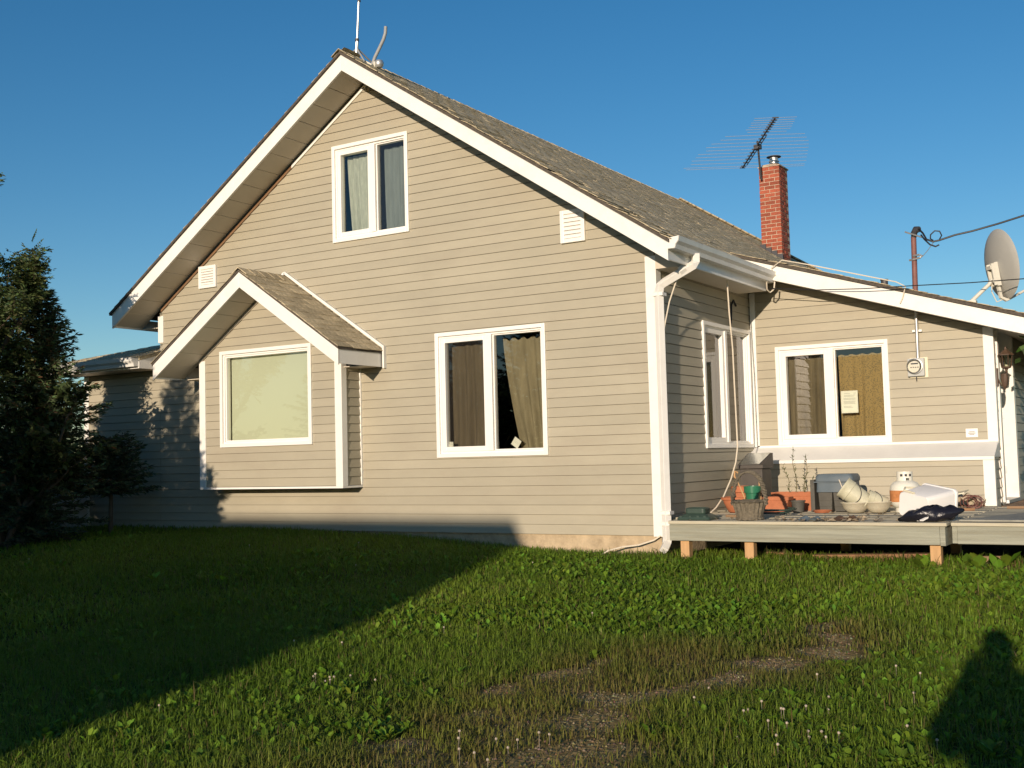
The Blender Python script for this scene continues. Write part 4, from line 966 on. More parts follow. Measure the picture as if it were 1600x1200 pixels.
# bowls, buckets
bw = [(0,0),(.07,0),(.085,.006),(.125,.05),(.143,.095),(.152,.10),(.15,.11),(.138,.105),(.115,.055),(.07,.016),(0,.012)]
pot('bowl', 'left of two joined looking beige bowls on the deck holding a tipped bucket', (1.675,1.08,DZ+.003), bw, 'bowl', cat='bowl')
pot('bowl', 'right beige bowl on the deck between bucket and gas cylinder', (1.885,1.14,DZ+.003), [(r*.95,z*1.05) for r, z in bw], 'bowl', cat='bowl')
def bucket(label, loc, rot, s=1):
    t = thing('bucket', label, 'bucket', loc, rot=rot)
    MB().lathe([(0,0),(.092*s,0),(.096*s,.004),(.108*s,.20*s),(.114*s,.205*s),(.114*s,.225*s),(.110*s,.226*s),(.113*s,.27*s),(.117*s,.275*s),(.117*s,.29*s),(.106*s,.29*s),(.10*s,.20*s),(.088*s,.02),(0,.015)], n=28, cap=False).build('body', 'bucket', t, smooth=True)
    MB().tube([(.115*s*math.cos(a), .02-.13*s*math.sin(a), .215*s-.13*s*math.sin(a)) for a in [math.pi*i/14 for i in range(15)]], .0045, 6).build('bail', 'darkmetal', t, smooth=True)
    return t
bucket('cream plastic bucket tipped over in beige bowl with black wire handle', (1.785,1.10,.475), (R(6), R(-52), R(8)))
bucket('smaller cream bucket lying in right beige bowl beside gas cylinder', (1.97,1.16,.47), (R(10), R(-68), R(12)), .68)
# gas cylinder
gc_ = thing('gas_cylinder', 'white propane gas cylinder with rust patch standing on deck', 'gas cylinder', (2.14,1.25,DZ))
gcb = (2.14,1.25,DZ+.003)
MB().lathe([(0,.03),(.06,.03),(.11,.045),(.14,.075),(.152,.11),(.152,.22),(.146,.26),(.125,.295),(.08,.32),(.03,.328),(0,.328)], gcb, 32, cap=False).build('body', 'tankpaint', gc_, smooth=True)
MB().lathe([(.1522,.105),(.1526,.13),(.1526,.205),(.1521,.222)], gcb, 32, cap=False, fn=lambda a, z: 1+.0008*math.sin(5*a)).build('rust_band', 'tankrust', gc_, smooth=True)
MB().lathe([(.105,0),(.10,.05),(.096,.05),(.10,0)], gcb, 28, cap=False).build('foot_ring', 'tankpaint', gc_)
cl = MB(); N = 26
for i in range(N):
    a0, a1 = 2*math.pi*i/N, 2*math.pi*(i+1)/N
    z0, z1 = .315, .41
    z0 = .345 if i in (3,4,12,13,21,22) else z0
    for (a, b) in ((a0, a1),):
        P = lambda an, r_, z: (gcb[0]+r_*math.cos(an), gcb[1]+r_*math.sin(an), gcb[2]+z)
        cl.hexa([P(a,.078,z0),P(b,.078,z0),P(b,.072,z0),P(a,.072,z0),P(a,.078,z1),P(b,.078,z1),P(b,.072,z1),P(a,.072,z1)])
cl.build('collar', 'tankpaint', gc_)
MB().lathe([(0,.325),(.02,.325),(.02,.38),(.03,.385),(.03,.40),(0,.402)], gcb, 12).build('valve', 'darkmetal', gc_)
for an in (-100, -68, -35): MB().obox((gcb[0]+.079*math.cos(R(an)), gcb[1]+.079*math.sin(R(an)), gcb[2]+.375), (.012*math.sin(R(an)),-.012*math.cos(R(an)),0), (.002*math.cos(R(an)),.002*math.sin(R(an)),0), (0,0,.012)).build('warning_label', 'ink', gc_)
# tipped white bin with black bag
wb = thing('waste_bin', 'white plastic bin lying on its side at deck edge', 'bin', (2.515,-.10,.505), rot=(R(-84), R(10), R(-24)))
loft([rrect(.15,.105,.0,.035), rrect(.158,.112,.012,.04), rrect(.178,.128,.36,.04), rrect(.188,.136,.365,.04), rrect(.188,.136,.385,.04), rrect(.175,.12,.385,.035), rrect(.145,.10,.02,.03)]).build('body', 'whitebin', wb, smooth=True)
MB().tube([(-.15,-.11,.25),(-.17,-.13,.10),(-.12,-.125,.02),(.0,-.12,.012)], .010, 6).build('handle', 'cream', wb)
bb = MB(); lr = random.Random(9)
nu, nv = 26, 18
V, F = [], []
for j in range(nv+1):
    for i in range(nu):
        a = 2*math.pi*i/nu; f = j/nv; th = math.pi*f
        rx, ry_, rz_ = .225, .12, .075
        q = 1+.16*math.sin(3*a+2*f*3)+.10*math.sin(7*a+5*f)+.06*math.sin(13*a-9*f)
        x = rx*math.cos(a)*math.sin(th)*q; y_ = ry_*math.sin(a)*math.sin(th)*q; z = rz_*math.cos(th)*(1+.2*math.sin(5*x*10+a))
        V.append((2.72+x+.3*y_, -.30+y_*.9+.10*x, max(DZ+.004, DZ+.062+z+.10*x)))
for j in range(nv):
    for i in range(nu): F.append((j*nu+i, j*nu+(i+1)%nu, (j+1)*nu+(i+1)%nu, (j+1)*nu+i))
tag(bb.add(V, F).build('rubbish_bag', 'blackbag', base=(2.7,-.26,DZ), smooth='all'), 'shiny black rubbish bag spilling from tipped white bin', 'bag')
tag(MB().prism([(2.60,-.375,DZ+.01),(2.66,-.40,DZ+.012),(2.715,-.375,DZ+.045),(2.655,-.355,DZ+.045)], (0,-.006,.012)).build('packaging', 'whitebin', base=(2.65,-.38,DZ)), 'scrap of white packaging in front of black rubbish bag', 'packaging')
# crumpled sack and wire
sk = MB(); lr = random.Random(21); nu, nv = 20, 12; V, F = [], []
for j in range(nv+1):
    for i in range(nu+1):
        u, v = i/nu, j/nv
        h = .06+.09*math.sin(3.1*u+1.2*v)+.05*math.sin(9*u+4*v)*math.sin(7*v)+.03*math.sin(17*u-11*v)+.16*max(0, u-.65)
        V.append((2.33+.40*u+.02*math.sin(11*v), 1.95+.38*v+.02*math.sin(9*u), max(DZ+.006, DZ+h*(1-.5*abs(v-.5)))))
for j in range(nv):
    for i in range(nu): k = j*(nu+1)+i; F.append((k, k+1, k+nu+2, k+nu+1))
tag(sk.add(V, F).build('crumpled_sack', 'cardboard', base=(2.5,2.1,DZ), recalc=False), 'crumpled tan paper sack on deck by entry corner', 'sack')
tag(MB().prism([(2.30,1.7,DZ+.10),(2.62,1.75,DZ+.17),(2.62,2.0,DZ+.19),(2.30,2.0,DZ+.12)], (0,0,.01)).build('cardboard_flap', 'cream', base=(2.45,1.8,DZ)), 'pale cardboard flap lying over the crumpled sack', 'cardboard')
wt = MB(); lr = random.Random(4)
loops = []
for q in range(7):
    c = Vector((2.66+lr.uniform(-.04,.04), 1.95+lr.uniform(-.06,.06), DZ+.07)); r_ = lr.uniform(.05,.09); tl = lr.uniform(-.6,.6)
    loops += [c+Vector((r_*math.cos(a), r_*math.sin(a)*math.sin(tl), r_*math.sin(a)*math.cos(tl)*.9)) for a in [6.3*i/16 for i in range(17)]]
wt.tube(loops, .0035, 4)
tag(wt.build('wire_coil', 'rustpipe', base=(2.66,1.95,DZ)), 'loose coil of rusty wire beside entry corner trim', 'wire')
tag(MB().box(2.45,2.75,1.45,1.52,DZ+.004,DZ+.03).xf(Matrix.Translation((2.6,1.5,0)) @ Matrix.Rotation(R(20), 4, 'Z') @ Matrix.Translation((-2.6,-1.5,0))).build('loose_lath', 'scrapwood', base=(2.6,1.5,DZ)), 'short brown lath on deck behind tipped white bin', 'board')
# dry leaves and scraps on the deck
lr = random.Random(33); ll = MB()
for q in range(150):
    if q < 90: x, y_ = lr.gauss(1.75,.28), lr.gauss(-.28,.09)
    else: x, y_ = lr.uniform(.4,2.8), lr.uniform(-.4,.9)
    y_ = max(y_, -.44); x = min(max(x,.35),2.82)
    s = lr.uniform(.015,.05); a = lr.uniform(0,6.28); d = Vector((math.cos(a),math.sin(a),0)); n_ = Vector((-d.y,d.x,0)); p = Vector((x,y_,DZ+.006))
    ll.add([p-d*s, p+n_*s*.6+Vector((0,0,lr.uniform(.005,.03))), p+d*s+Vector((0,0,lr.uniform(0,.025))), p-n_*s*.6+Vector((0,0,lr.uniform(0,.01)))], [(0,1,2),(0,2,3)])
tag(ll.build('dry_leaves', 'leaflitter', base=(1.5,-.2,DZ), recalc=False), 'dry leaves and scraps littering the front of the deck', 'leaves', kind='stuff')
for x, y_, s, lb, mt in ((1.62,-.30,.10,'grey cloth scrap on deck front between basket and bin','bluebin'), (1.95,-.27,.11,'brown crumpled scrap on deck front','lantern')):
    V, F = [], []; lr = random.Random(int(x*100))
    for j in range(7):
        for i in range(9):
            u, v = i/8-.5, j/6-.5
            V.append((x+u*2*s+lr.uniform(-.008,.008), y_+v*s*1.2, DZ+.006+max(0,.035*math.sin(7*u+3)*math.cos(5*v)+lr.uniform(0,.02))))
    for j in range(6):
        for i in range(8): k = j*9+i; F.append((k,k+1,k+10,k+9))
    tag(MB().add(V, F).build('cloth_scrap', mt, base=(x,y_,DZ), recalc=False), lb, 'cloth')
# drum by the left wing
dr_ = thing('plastic_drum', 'pale plastic drum standing at left wing corner under small spruce', 'drum', (-9.30,-.12,.12))
MB().lathe([(0,0),(.26,0),(.28,.02),(.285,.12),(.295,.14),(.285,.16),(.285,.36),(.295,.38),(.285,.40),(.285,.55),(.27,.60),(.25,.61),(.25,.60),(0,.59)], (-9.30,-.12,.15), 28, cap=False).build('shell', 'barrel', dr_, smooth=True)
MB().lathe([(0,.59),(.04,.59),(.04,.62),(0,.62)], (-9.18,-.2,.15), 10).build('bung', 'darkmetal', dr_)

# ================================================================== behind the camera: the buildings and people whose shadows fall into view
ga = thing('garage', 'low hip roofed garage across the yard shading the lawn', 'garage', (-4,-22,-.8))
gx0, gx1, gy0, gy1 = -13.0, 2.44, -24.5, -20.0
MB().box(gx0, gx1, gy0, gy1, -1.0, 2.32).build('wall', 'garagewall', ga)
MB().add([(gx0-.1,gy0-.2,2.3),(gx1+.06,gy0-.2,2.3),(gx1+.06,gy1+.1,2.3),(gx0-.1,gy1+.1,2.3),(gx0+1,-21.2,4.085),(2.06,-21.2,4.085)], [(3,2,1,0),(0,1,5,4),(1,2,5),(2,3,4,5),(3,0,4)]).build('roof', 'shingle2', ga)
for x in (-11,-7.5,-4): MB().box(x, x+2.6, gy1, gy1+.05, -.8, 1.4).build('door', 'white', ga)

# photographer standing just behind the camera
fh = Vector((fwd.x, fwd.y, 0)).normalized(); rh = Vector((fh.y, -fh.x, 0))
pp = CAM-fh*.30+rh*.03; gz = float(zg(pp.x, pp.y))
def BP(r_, f_, z): return Vector((rh*r_+fh*f_))+Vector((0,0,z))
H = CAM.z+.25-gz                                    # standing height
ks = H/1.68
J = {'pel':(0,0,.92,.19), 'belly':(0,.01,1.06,.20), 'chest':(0,0,1.24,.21), 'neckb':(0,-.02,1.40,.085), 'neck':(0,.0,1.455,.055), 'head':(0,.03,1.535,.082), 'head2':(0,.03,1.60,.078),
     'shL':(-.18,-.01,1.34,.10), 'elL':(-.28,.05,1.13,.10), 'wrL':(-.10,.16,1.36,.075), 'haL':(-.065,.245,1.47,.032),
     'shR':(.18,-.01,1.34,.10), 'elR':(.27,.05,1.16,.10), 'wrR':(.10,.16,1.36,.075), 'haR':(.065,.245,1.47,.032),
     'hiL':(-.09,0,.86,.105), 'knL':(-.10,.02,.48,.07), 'anL':(-.11,-.02,.09,.05), 'toL':(-.12,.14,.035,.04),
     'hiR':(.09,0,.86,.105), 'knR':(.10,.02,.48,.07), 'anR':(.11,-.02,.09,.05), 'toR':(.12,.14,.035,.04)}
E_ = [('pel','belly'),('belly','chest'),('chest','neckb'),('neckb','neck'),('neck','head'),('head','head2'),('chest','shL'),('shL','elL'),('elL','wrL'),('wrL','haL'),('chest','shR'),('shR','elR'),('elR','wrR'),('wrR','haR'),('pel','hiL'),('hiL','knL'),('knL','anL'),('anL','toL'),('pel','hiR'),('hiR','knR'),('knR','anR'),('anR','toR')]
nm = list(J); me = bpy.data.meshes.new('person')
me.from_pydata([tuple(BP(J[n][0], J[n][1], J[n][2])*ks) for n in nm], [(nm.index(a), nm.index(b)) for a, b in E_], [])
person = bpy.data.objects.new('person', me); col.objects.link(person); person.location = (pp.x, pp.y, gz)
BASE[person.name] = Vector((0,0,0))
sk_ = person.modifiers.new('skin', 'SKIN'); ss = person.modifiers.new('sub', 'SUBSURF'); ss.levels = ss.render_levels = 2
me.materials.append(M['jacket'])
for i, n in enumerate(nm):
    sv = me.skin_vertices[0].data[i] if me.skin_vertices else None
    if sv is None: break
    sv.radius = (J[n][3]*ks,)*2; sv.use_root = (n == 'pel')
if not me.skin_vertices:
    bm = bmesh.new(); bm.from_mesh(me); lay = bm.verts.layers.skin.verify(); bm.verts.ensure_lookup_table()
    for i, n in enumerate(nm): bm.verts[i][lay].radius = (J[n][3]*ks,)*2; bm.verts[i][lay].use_root = (n == 'pel')
    bm.to_mesh(me); bm.free()
tag(person, 'person in dark jacket photographing the house, raised elbows', 'person')
hb = MB().lathe([(.0,1.685),(.05,1.675),(.085,1.63),(.095,1.57),(.088,1.50),(.05,1.47)], (0,0,0), 16, cap=False)
hb.xf(Matrix.Scale(ks, 4) @ Matrix.Translation(BP(0,.015,0))); o = hb.build('hair', 'hair', person, smooth=True)
for s in (-1, 1):
    for k, (dz, ln_) in enumerate(((.03,.07),(.01,.075),(-.01,.07),(-.03,.06))):
        a = BP(s*.06,.25,1.47+dz)*ks; b = BP(s*.03,.27,1.475+dz)*ks; c = BP(s*.005,.25,1.475+dz)*ks
        MB().tube([a,b,c], [.010,.009,.007], 6).build('finger', 'skin', person, smooth=True)
    MB().tube([BP(s*.06,.235,1.46)*ks, BP(s*.04,.22,1.445)*ks, BP(s*.02,.22,1.455)*ks], [.011,.010,.008], 6).build('thumb', 'skin', person, smooth=True)
cmb = thing('compact_camera', 'small silver camera held up by photographer', 'camera', tuple(CAM-fh*.09-Vector((0,0,.03))))
q0 = CAM-fh*.09
MB().obox(q0, rh*.048, fh*.012, Vector((0,0,.028))).build('body', 'galv', cmb, bevel=.004)
MB().tube([q0+fh*.012, q0+fh*.035], [.022,.02], 14).build('lens', 'darkmetal', cmb)

# ================================================================== trees
def fam(n): return npr.normal(size=(n, 3))
def unit(a): return a/np.maximum(np.linalg.norm(a, axis=-1, keepdims=True), 1e-9)
def diamonds(P, Dn, S, L_, W_):
    """leaf shaped quads from base points P along Dn with side vector S"""
    n = len(P); V = np.empty((n, 4, 3)); L_ = np.asarray(L_).reshape(-1, 1); W_ = np.asarray(W_).reshape(-1, 1)
    V[:, 0] = P; V[:, 1] = P+Dn*L_*.45+S*W_; V[:, 2] = P+Dn*L_; V[:, 3] = P+Dn*L_*.45-S*W_
    return V.reshape(-1, 3), np.arange(n*4).reshape(-1, 4)
def tint(n, base, var, rng=npr):
    c = np.array(base)[None, :]*(1+rng.normal(0, var, (n, 1)))*(1+rng.normal(0, var*.35, (n, 3)))
    return np.clip(c, .003, 1)
def add_np(name, V, F, colors, mt, parent=None, base=(0,0,0), kind=None, F3=()):
    b = np.array(BASE[parent.name]) if parent else np.array(base)
    o = bpy.data.objects.new(name, npmesh(name, V-b, F3, F, mt, colors)); col.objects.link(o)
    if parent: o.parent = parent
    else: o.location = tuple(b)
    BASE[o.name] = Vector(b)
    if kind: o['kind'] = kind
    return o
def spruce(label, loc, h, r, seed, base_c=(.055,.08,.040), low=.06, dens=1.0, group=None, tipc=None, levels=26, power=.85):
    rr = np.random.default_rng(seed)
    t = thing('spruce_tree', label, 'tree', loc, group=group); L0 = np.array(loc)
    tr = MB().tube([(loc[0],loc[1],loc[2]-.1),(loc[0]+.01,loc[1],loc[2]+h*.5),(loc[0],loc[1],loc[2]+h)], [.03*h**.8,.018*h**.8,.006], 8)
    brn = MB(); Ps, Ds, Ls, Ws, Ts = [], [], [], [], []
    for k in range(levels):
        f = low+(1-low)*(k/levels)**.95
        z = h*f; ln = r*(1-f)**power*(1+.12*rr.normal())+.05
        nb = int(6+rr.integers(0, 3))
        a0 = rr.uniform(0, 6.28)
        for b in range(nb):
            a = a0+b*6.283/nb+rr.normal(0, .2); l_ = ln*rr.uniform(.72, 1.15)
            up = .35*(f)+.05; d = np.array([math.cos(a), math.sin(a), 0]); n_ = max(5, int(l_/.045*dens))
            s = np.linspace(.08, 1, n_)
            zc = z+l_*(s*up-.35*s*s*(1-f)+.12*s**4)
            pts = L0+np.stack([d[0]*s*l_, d[1]*s*l_, zc], 1)
            brn.tube([pts[0], pts[len(pts)//2], pts[-1]], [.012,.008,.003], 4)
            side = np.array([-d[1], d[0], 0])
            for q in range(7):
                sg = rr.choice([-1, 1], n_)[:, None]
                tw = (1-s)[:, None]*.9+.25
                dd = unit(d*rr.uniform(.35, 1, (n_, 1))+side*sg*rr.uniform(.2, 1.0, (n_, 1))+np.array([0, 0, 1])*rr.normal(.0, .28, (n_, 1)))
                Ps.append(pts+rr.normal(0, .012, (n_, 3))); Ds.append(dd); Ls.append(rr.uniform(.06, .15, n_)*(.6+.6*tw[:, 0])); Ws.append(rr.uniform(.006, .013, n_))
                Ts.append(np.full(n_, s.mean()))
    P, Dn, L_, W_ = np.concatenate(Ps), np.concatenate(Ds), np.concatenate(Ls), np.concatenate(Ws)
    S = unit(np.cross(Dn, unit(fam(len(P)))))
    V, F = diamonds(P, Dn, S, L_, W_)
    c = np.repeat(tint(len(P), base_c, .28, rr), 4, 0)
    if tipc is not None:
        k = rr.random(len(P)) < .12; c[np.repeat(k, 4)] = np.array(tipc)
    tr.build('trunk', 'bark', t); tag(brn.build('branches', 'bark', t, recalc=False), kind='stuff')
    add_np('crown', V, F, c, 'needle', t, kind='stuff')
    return t
def broadleaf(label, loc, h, seed, name='rowan_tree', cat='tree', base_c=(.085,.115,.042), spread=.8, leafn=900, compound=True, twig=.5, zlo=.25, group=None):
    rr = random.Random(seed); nr = np.random.default_rng(seed)
    t = thing(name, label, cat, loc, group=group); tr = MB(); brn = MB(); ends = []
    def grow(p, d, ln, rad, lev):
        n = 4; pts = [p]; q = p.copy(); dd = d.copy()
        for i in range(n):
            dd = (dd+Vector((rr.gauss(0,.12), rr.gauss(0,.12), .07))).normalized(); q = q+dd*ln/n; pts.append(q.copy())
        (tr if lev == 0 else brn).tube(pts, [rad*(1-.45*i/n) for i in range(n+1)], 6 if lev < 2 else 4)
        if lev >= 2: ends.extend([(pts[i], dd.copy()) for i in range(1, n+1)])
        if lev < 3:
            for i in range(rr.randint(3, 4) if lev else 6):
                k = rr.randint(1, n) if lev else rr.randint(2, n)
                a = rr.uniform(0, 6.28); ax = Vector((math.cos(a), math.sin(a), 0))
                nd = (dd*.7+ax*spread*rr.uniform(.5, 1)+Vector((0,0,.25))).normalized()
                grow(pts[k], nd, ln*rr.uniform(.45, .68), rad*.5, lev+1)
    grow(Vector(loc)+Vector((0,0,-.1)), Vector((.02,0,1)), h*.55, .028*h**.6, 0)
    tr.build('trunk', 'bark', t); tag(brn.build('branches', 'bark', t, recalc=False), kind='stuff')
    Ps, Ds, Ls, Ws = [], [], [], []
    for i in range(leafn):
        p, d = ends[rr.randrange(len(ends))]
        if p.z-loc[2] < zlo*h*rr.random(): continue
        p = np.array(p)+nr.normal(0, .03, 3)
        ax = unit(np.array([nr.normal(), nr.normal(), nr.normal(.1, .45)]))
        if compound:
            side = unit(np.cross(ax, np.array([0, 0, 1])+nr.normal(0, .3, 3))); L0 = nr.uniform(.11, .19)
            for k in range(6):
                q = p+ax*L0*(k+1)/6-np.array([0, 0, .02])*((k/6)**2)
                for s in (-1, 1):
                    Ps.append(q); Ds.append(unit(side*s+ax*.5+np.array([0, 0, -.15]))); Ls.append(nr.uniform(.045, .07)); Ws.append(.012)
            Ps.append(p+ax*L0); Ds.append(ax); Ls.append(.05); Ws.append(.009)
        else:
            Ps.append(p); Ds.append(ax); Ls.append(nr.uniform(.06, .11)); Ws.append(nr.uniform(.025, .045))
    P, Dn = np.array(Ps), np.array(Ds); S = unit(np.cross(Dn, unit(fam(len(P))+np.array([0, 0, 1.5]))))
    V, F = diamonds(P, Dn, S, Ls, Ws)
    add_np('crown', V, F, np.repeat(tint(len(P), base_c, .3, nr), 4, 0), 'leaf', t, kind='stuff')
    return t
zz = lambda x, y: float(zg(x, y))
spruce('dark conical spruce beside the left wing gutter', (-7.95,-1.55,zz(-7.95,-1.55)), 3.24, 1.05, 3, levels=34, dens=1.3, low=.2, base_c=(.09,.125,.055), tipc=(.10,.05,.02))
broadleaf('airy leafy rowan tree at left edge rising above the spruce', (-8.05,-2.05,zz(-8.05,-2.05)), 3.95, 6, leafn=2900, spread=.7, base_c=(.11,.145,.05))
broadleaf('dense dark leafy shrub at lower left beside the spruce', (-7.85,-2.15,zz(-7.85,-2.15)), 2.2, 8, name='lilac_shrub', cat='shrub', leafn=2600, compound=False, spread=1.1, base_c=(.06,.085,.03), zlo=.02)
spruce('small dark spruce with drooping branches before left wing wall', (-7.62,-.75,zz(-7.6,-.7)), 1.26, .82, 12, levels=11, dens=1.2, low=.42, power=.55)
spruce('bushy spruce filling the gap behind rowan at left edge', (-9.5,-1.6,zz(-9.5,-1.6)), 2.9, 1.3, 71, levels=28, dens=1.2)
spruce('low dark evergreen shrub under rowan and spruce at left edge', (-7.95,-1.75,zz(-7.95,-1.75)), 1.25, .85, 73, levels=16, dens=1.2, low=.02, power=.45)
spruce('far spruce beyond the left wing corner', (-10.9,.6,zz(-10.9,.6)), 2.3, 1.2, 72, levels=24, dens=1.0)
for k, (x, y_, h, r_) in enumerate(((-9.9,-7.2,3.9,1.35), (-8.6,-7.3,3.9,1.35), (-7.1,-7.0,3.65,1.35), (-5.85,-7.1,3.8,1.35))):
    spruce(['leftmost of four spruces behind the camera position', 'second from left of four spruces behind the camera position', 'third from left of four spruces behind the camera position', 'rightmost of four spruces behind the camera position'][k], (x,y_,zz(x,y_)), h, r_, 40+k, levels=36, dens=1.2, group='spruces shading the left wing', power=.7)
broadleaf('middle dense lilac shrub added behind the camera position', (-6.9,-6.0,zz(-6.9,-6)), 2.7, 81, name='lilac_shrub', cat='shrub', leafn=4200, compound=False, spread=1.1, zlo=.02, group='lilacs added to shade the left wing')  # unseen shrubs added to fill out the shade on the left wing
broadleaf('rightmost dense lilac shrub added behind the camera position', (-5.7,-5.9,zz(-5.7,-5.9)), 2.9, 82, name='lilac_shrub', cat='shrub', leafn=3600, compound=False, spread=1.0, zlo=.02, group='lilacs added to shade the left wing')
broadleaf('leftmost dense lilac shrub added by the spruces behind the camera position', (-8.2,-6.1,zz(-8.2,-6.1)), 2.6, 83, name='lilac_shrub', cat='shrub', leafn=4200, compound=False, spread=1.1, zlo=.02, group='lilacs added to shade the left wing')
broadleaf('thin young rowan between the spruces behind the camera position', (-6.35,-6.6,zz(-6.35,-6.6)), 2.9, 61, leafn=900)
broadleaf('slender leafy tree added far behind the camera position to cast soft shade', (6.9,-31.0,zz(6.9,-31)), 5.6, 91, name='shade_tree', leafn=2600, compound=False, spread=.38, zlo=.1)  # unseen tree, added so its soft shade falls on the near lawn
# climbing plant at the right edge
vn = thing('climbing_vine', 'leafy green vine climbing a post beside entry door', 'vine', (3.42,2.62,DZ))
MB().tube([(3.42,2.62,DZ),(3.43,2.63,2.45)], .02, 6).build('stem', 'bark', vn)
n = 620
zv = npr.uniform(.62, 2.25, n); rv = .22+.05*np.sin(zv*7)
an = npr.uniform(0, 6.28, n); rad = rv*np.sqrt(npr.random(n))*1.05
P = np.stack([3.42+rad*np.cos(an)-.03, 2.62+rad*np.sin(an), zv], 1)
Dn = unit(fam(n)*[1, 1, .7]+[0, -.3, -.5]); S = unit(np.cross(Dn, unit(fam(n)*.6+[0, -1, .6])))
V, F = diamonds(P, Dn, S, npr.uniform(.06, .12, n), npr.uniform(.03, .05, n))
add_np('leaves', V, F, np.repeat(tint(n, (.06,.11,.025), .3), 4, 0), 'leaf', vn, kind='stuff')

# ================================================================== lawn
def inside_house(x, y):
    return ((x > -9.1) & (x < -.0) & (y > -.03)) | ((x >= -.02) & (x < 6) & (y > .35))
def scatter(n, x0, x1, y0, y1):
    return npr.uniform(x0, x1, n), npr.uniform(y0, y1, n)
def patch(x, y, f, s):   # smooth pseudo noise 0..1
    return .5+.25*np.sin(f*x+1.3*f*.7*y+s)+.25*np.sin(-.8*f*x+f*y*1.1+2.1*s+np.sin(.5*f*x))
def grass(n, dens_fn, h_fn, w, reg, name, c0, c1, dry=.0, label=None):
    x, y = scatter(n, *reg)
    k = (npr.random(n) < dens_fn(x, y)) & ~inside_house(x, y)
    x, y = x[k], y[k]; n = len(x)
    z = zg(x, y); hh = h_fn(x, y)*npr.uniform(.55, 1.3, n)
    a = npr.uniform(0, 6.283, n); d = np.stack([np.cos(a), np.sin(a), np.zeros(n)], 1); s = np.stack([-np.sin(a), np.cos(a), np.zeros(n)], 1)
    bend = np.abs(npr.normal(.75, .5, n)); ww = w*npr.uniform(.6, 1.4, n)
    P = np.stack([x, y, z-.005], 1); up = np.array([0, 0, 1.])
    m1 = P+up*(hh*.55)[:, None]+d*(bend*hh*.25)[:, None]; tp = P+up*(hh*(1-.25*np.minimum(bend, 1.5)))[:, None]+d*(bend*hh*.9)[:, None]
    V = np.empty((n, 5, 3)); V[:, 0] = P-s*ww[:, None]; V[:, 1] = P+s*ww[:, None]; V[:, 2] = m1+s*(ww*.8)[:, None]; V[:, 3] = m1-s*(ww*.8)[:, None]; V[:, 4] = tp
    i = np.arange(n)*5
    F4_ = np.stack([i, i+1, i+2, i+3], 1); F3_ = np.stack([i+3, i+2, i+4], 1)
    p = np.clip(patch(x, y, 1.3, 0)+npr.normal(0, .18, n), 0, 1)[:, None]
    c = (np.array(c0)*(1-p)+np.array(c1)*p)*(1+npr.normal(0, .22, (n, 1)))
    q = (.75*dryness(x, y))[:, None]*npr.uniform(.5, 1.1, (n, 1)); c = c*(1-q)+np.array([.22,.155,.05])*q
    dr = (npr.random(n) < dry+.45*dirt(x, y))[:, None]
    c = np.where(dr, np.array([.17,.13,.05])*(1+npr.normal(0, .2, (n, 1))), c)
    o = add_np(name, V.reshape(-1, 3), F4_, np.repeat(np.clip(c, .004, 1), 5, 0), 'grass', F3=F3_, kind='stuff')
    return tag(o, label, 'grass')
def dens(x, y):
    d = dirt(x, y); return np.clip(1-1.2*d, .10, 1)*(.75+.25*patch(x, y, 4, 3))
def hgt(x, y):
    return (.050+.035*patch(x, y, 2.2, 1)+.02*smooth(-1.2, -.2, y))*(1-.45*dirt(x, y))
C0, C1 = (.09,.168,.012), (.172,.24,.024)
grass(190000, lambda x, y: dens(x, y), hgt, .0022, (-2.5, 5.2, -7.9, -4.2), 'grass', C0, C1, .05, 'nearest short green lawn grass in front of the camera')
grass(190000, lambda x, y: dens(x, y), hgt, .0038, (-6.5, 6.2, -4.3, .36), 'grass', C0, C1, .05, 'green lawn grass between the near lawn and the house')
grass(70000, lambda x, y: dens(x, y)*.8, hgt, .006, (-13, -5.5, -6, 1.5), 'grass', C0, C1, .03, 'lawn grass before the left wing and trees')
grass(30000, lambda x, y: dens(x, y)*.8, hgt, .006, (-5.5, -2, -8, -4.3), 'grass', C0, C1, .03, 'lawn grass beyond the left edge of the near lawn')
grass(1500, lambda x, y: np.clip(1.5*patch(x, y, 5, 2)-.4, 0, 1), lambda x, y: np.full_like(x, .15), .004, (-.5, 5, -.5, .35), 'grass', (.05,.09,.015), (.11,.14,.03), .2, 'taller grass blades along the deck edge')
grass(1100, lambda x, y: np.clip(patch(x, y, 3, 5)-.3, 0, 1), lambda x, y: np.full_like(x, .15), .0022, (-1, 4.8, -7.4, -1), 'grass', (.10,.11,.03), (.2,.16,.06), .5, 'thin dry seed stalks standing in the lawn')
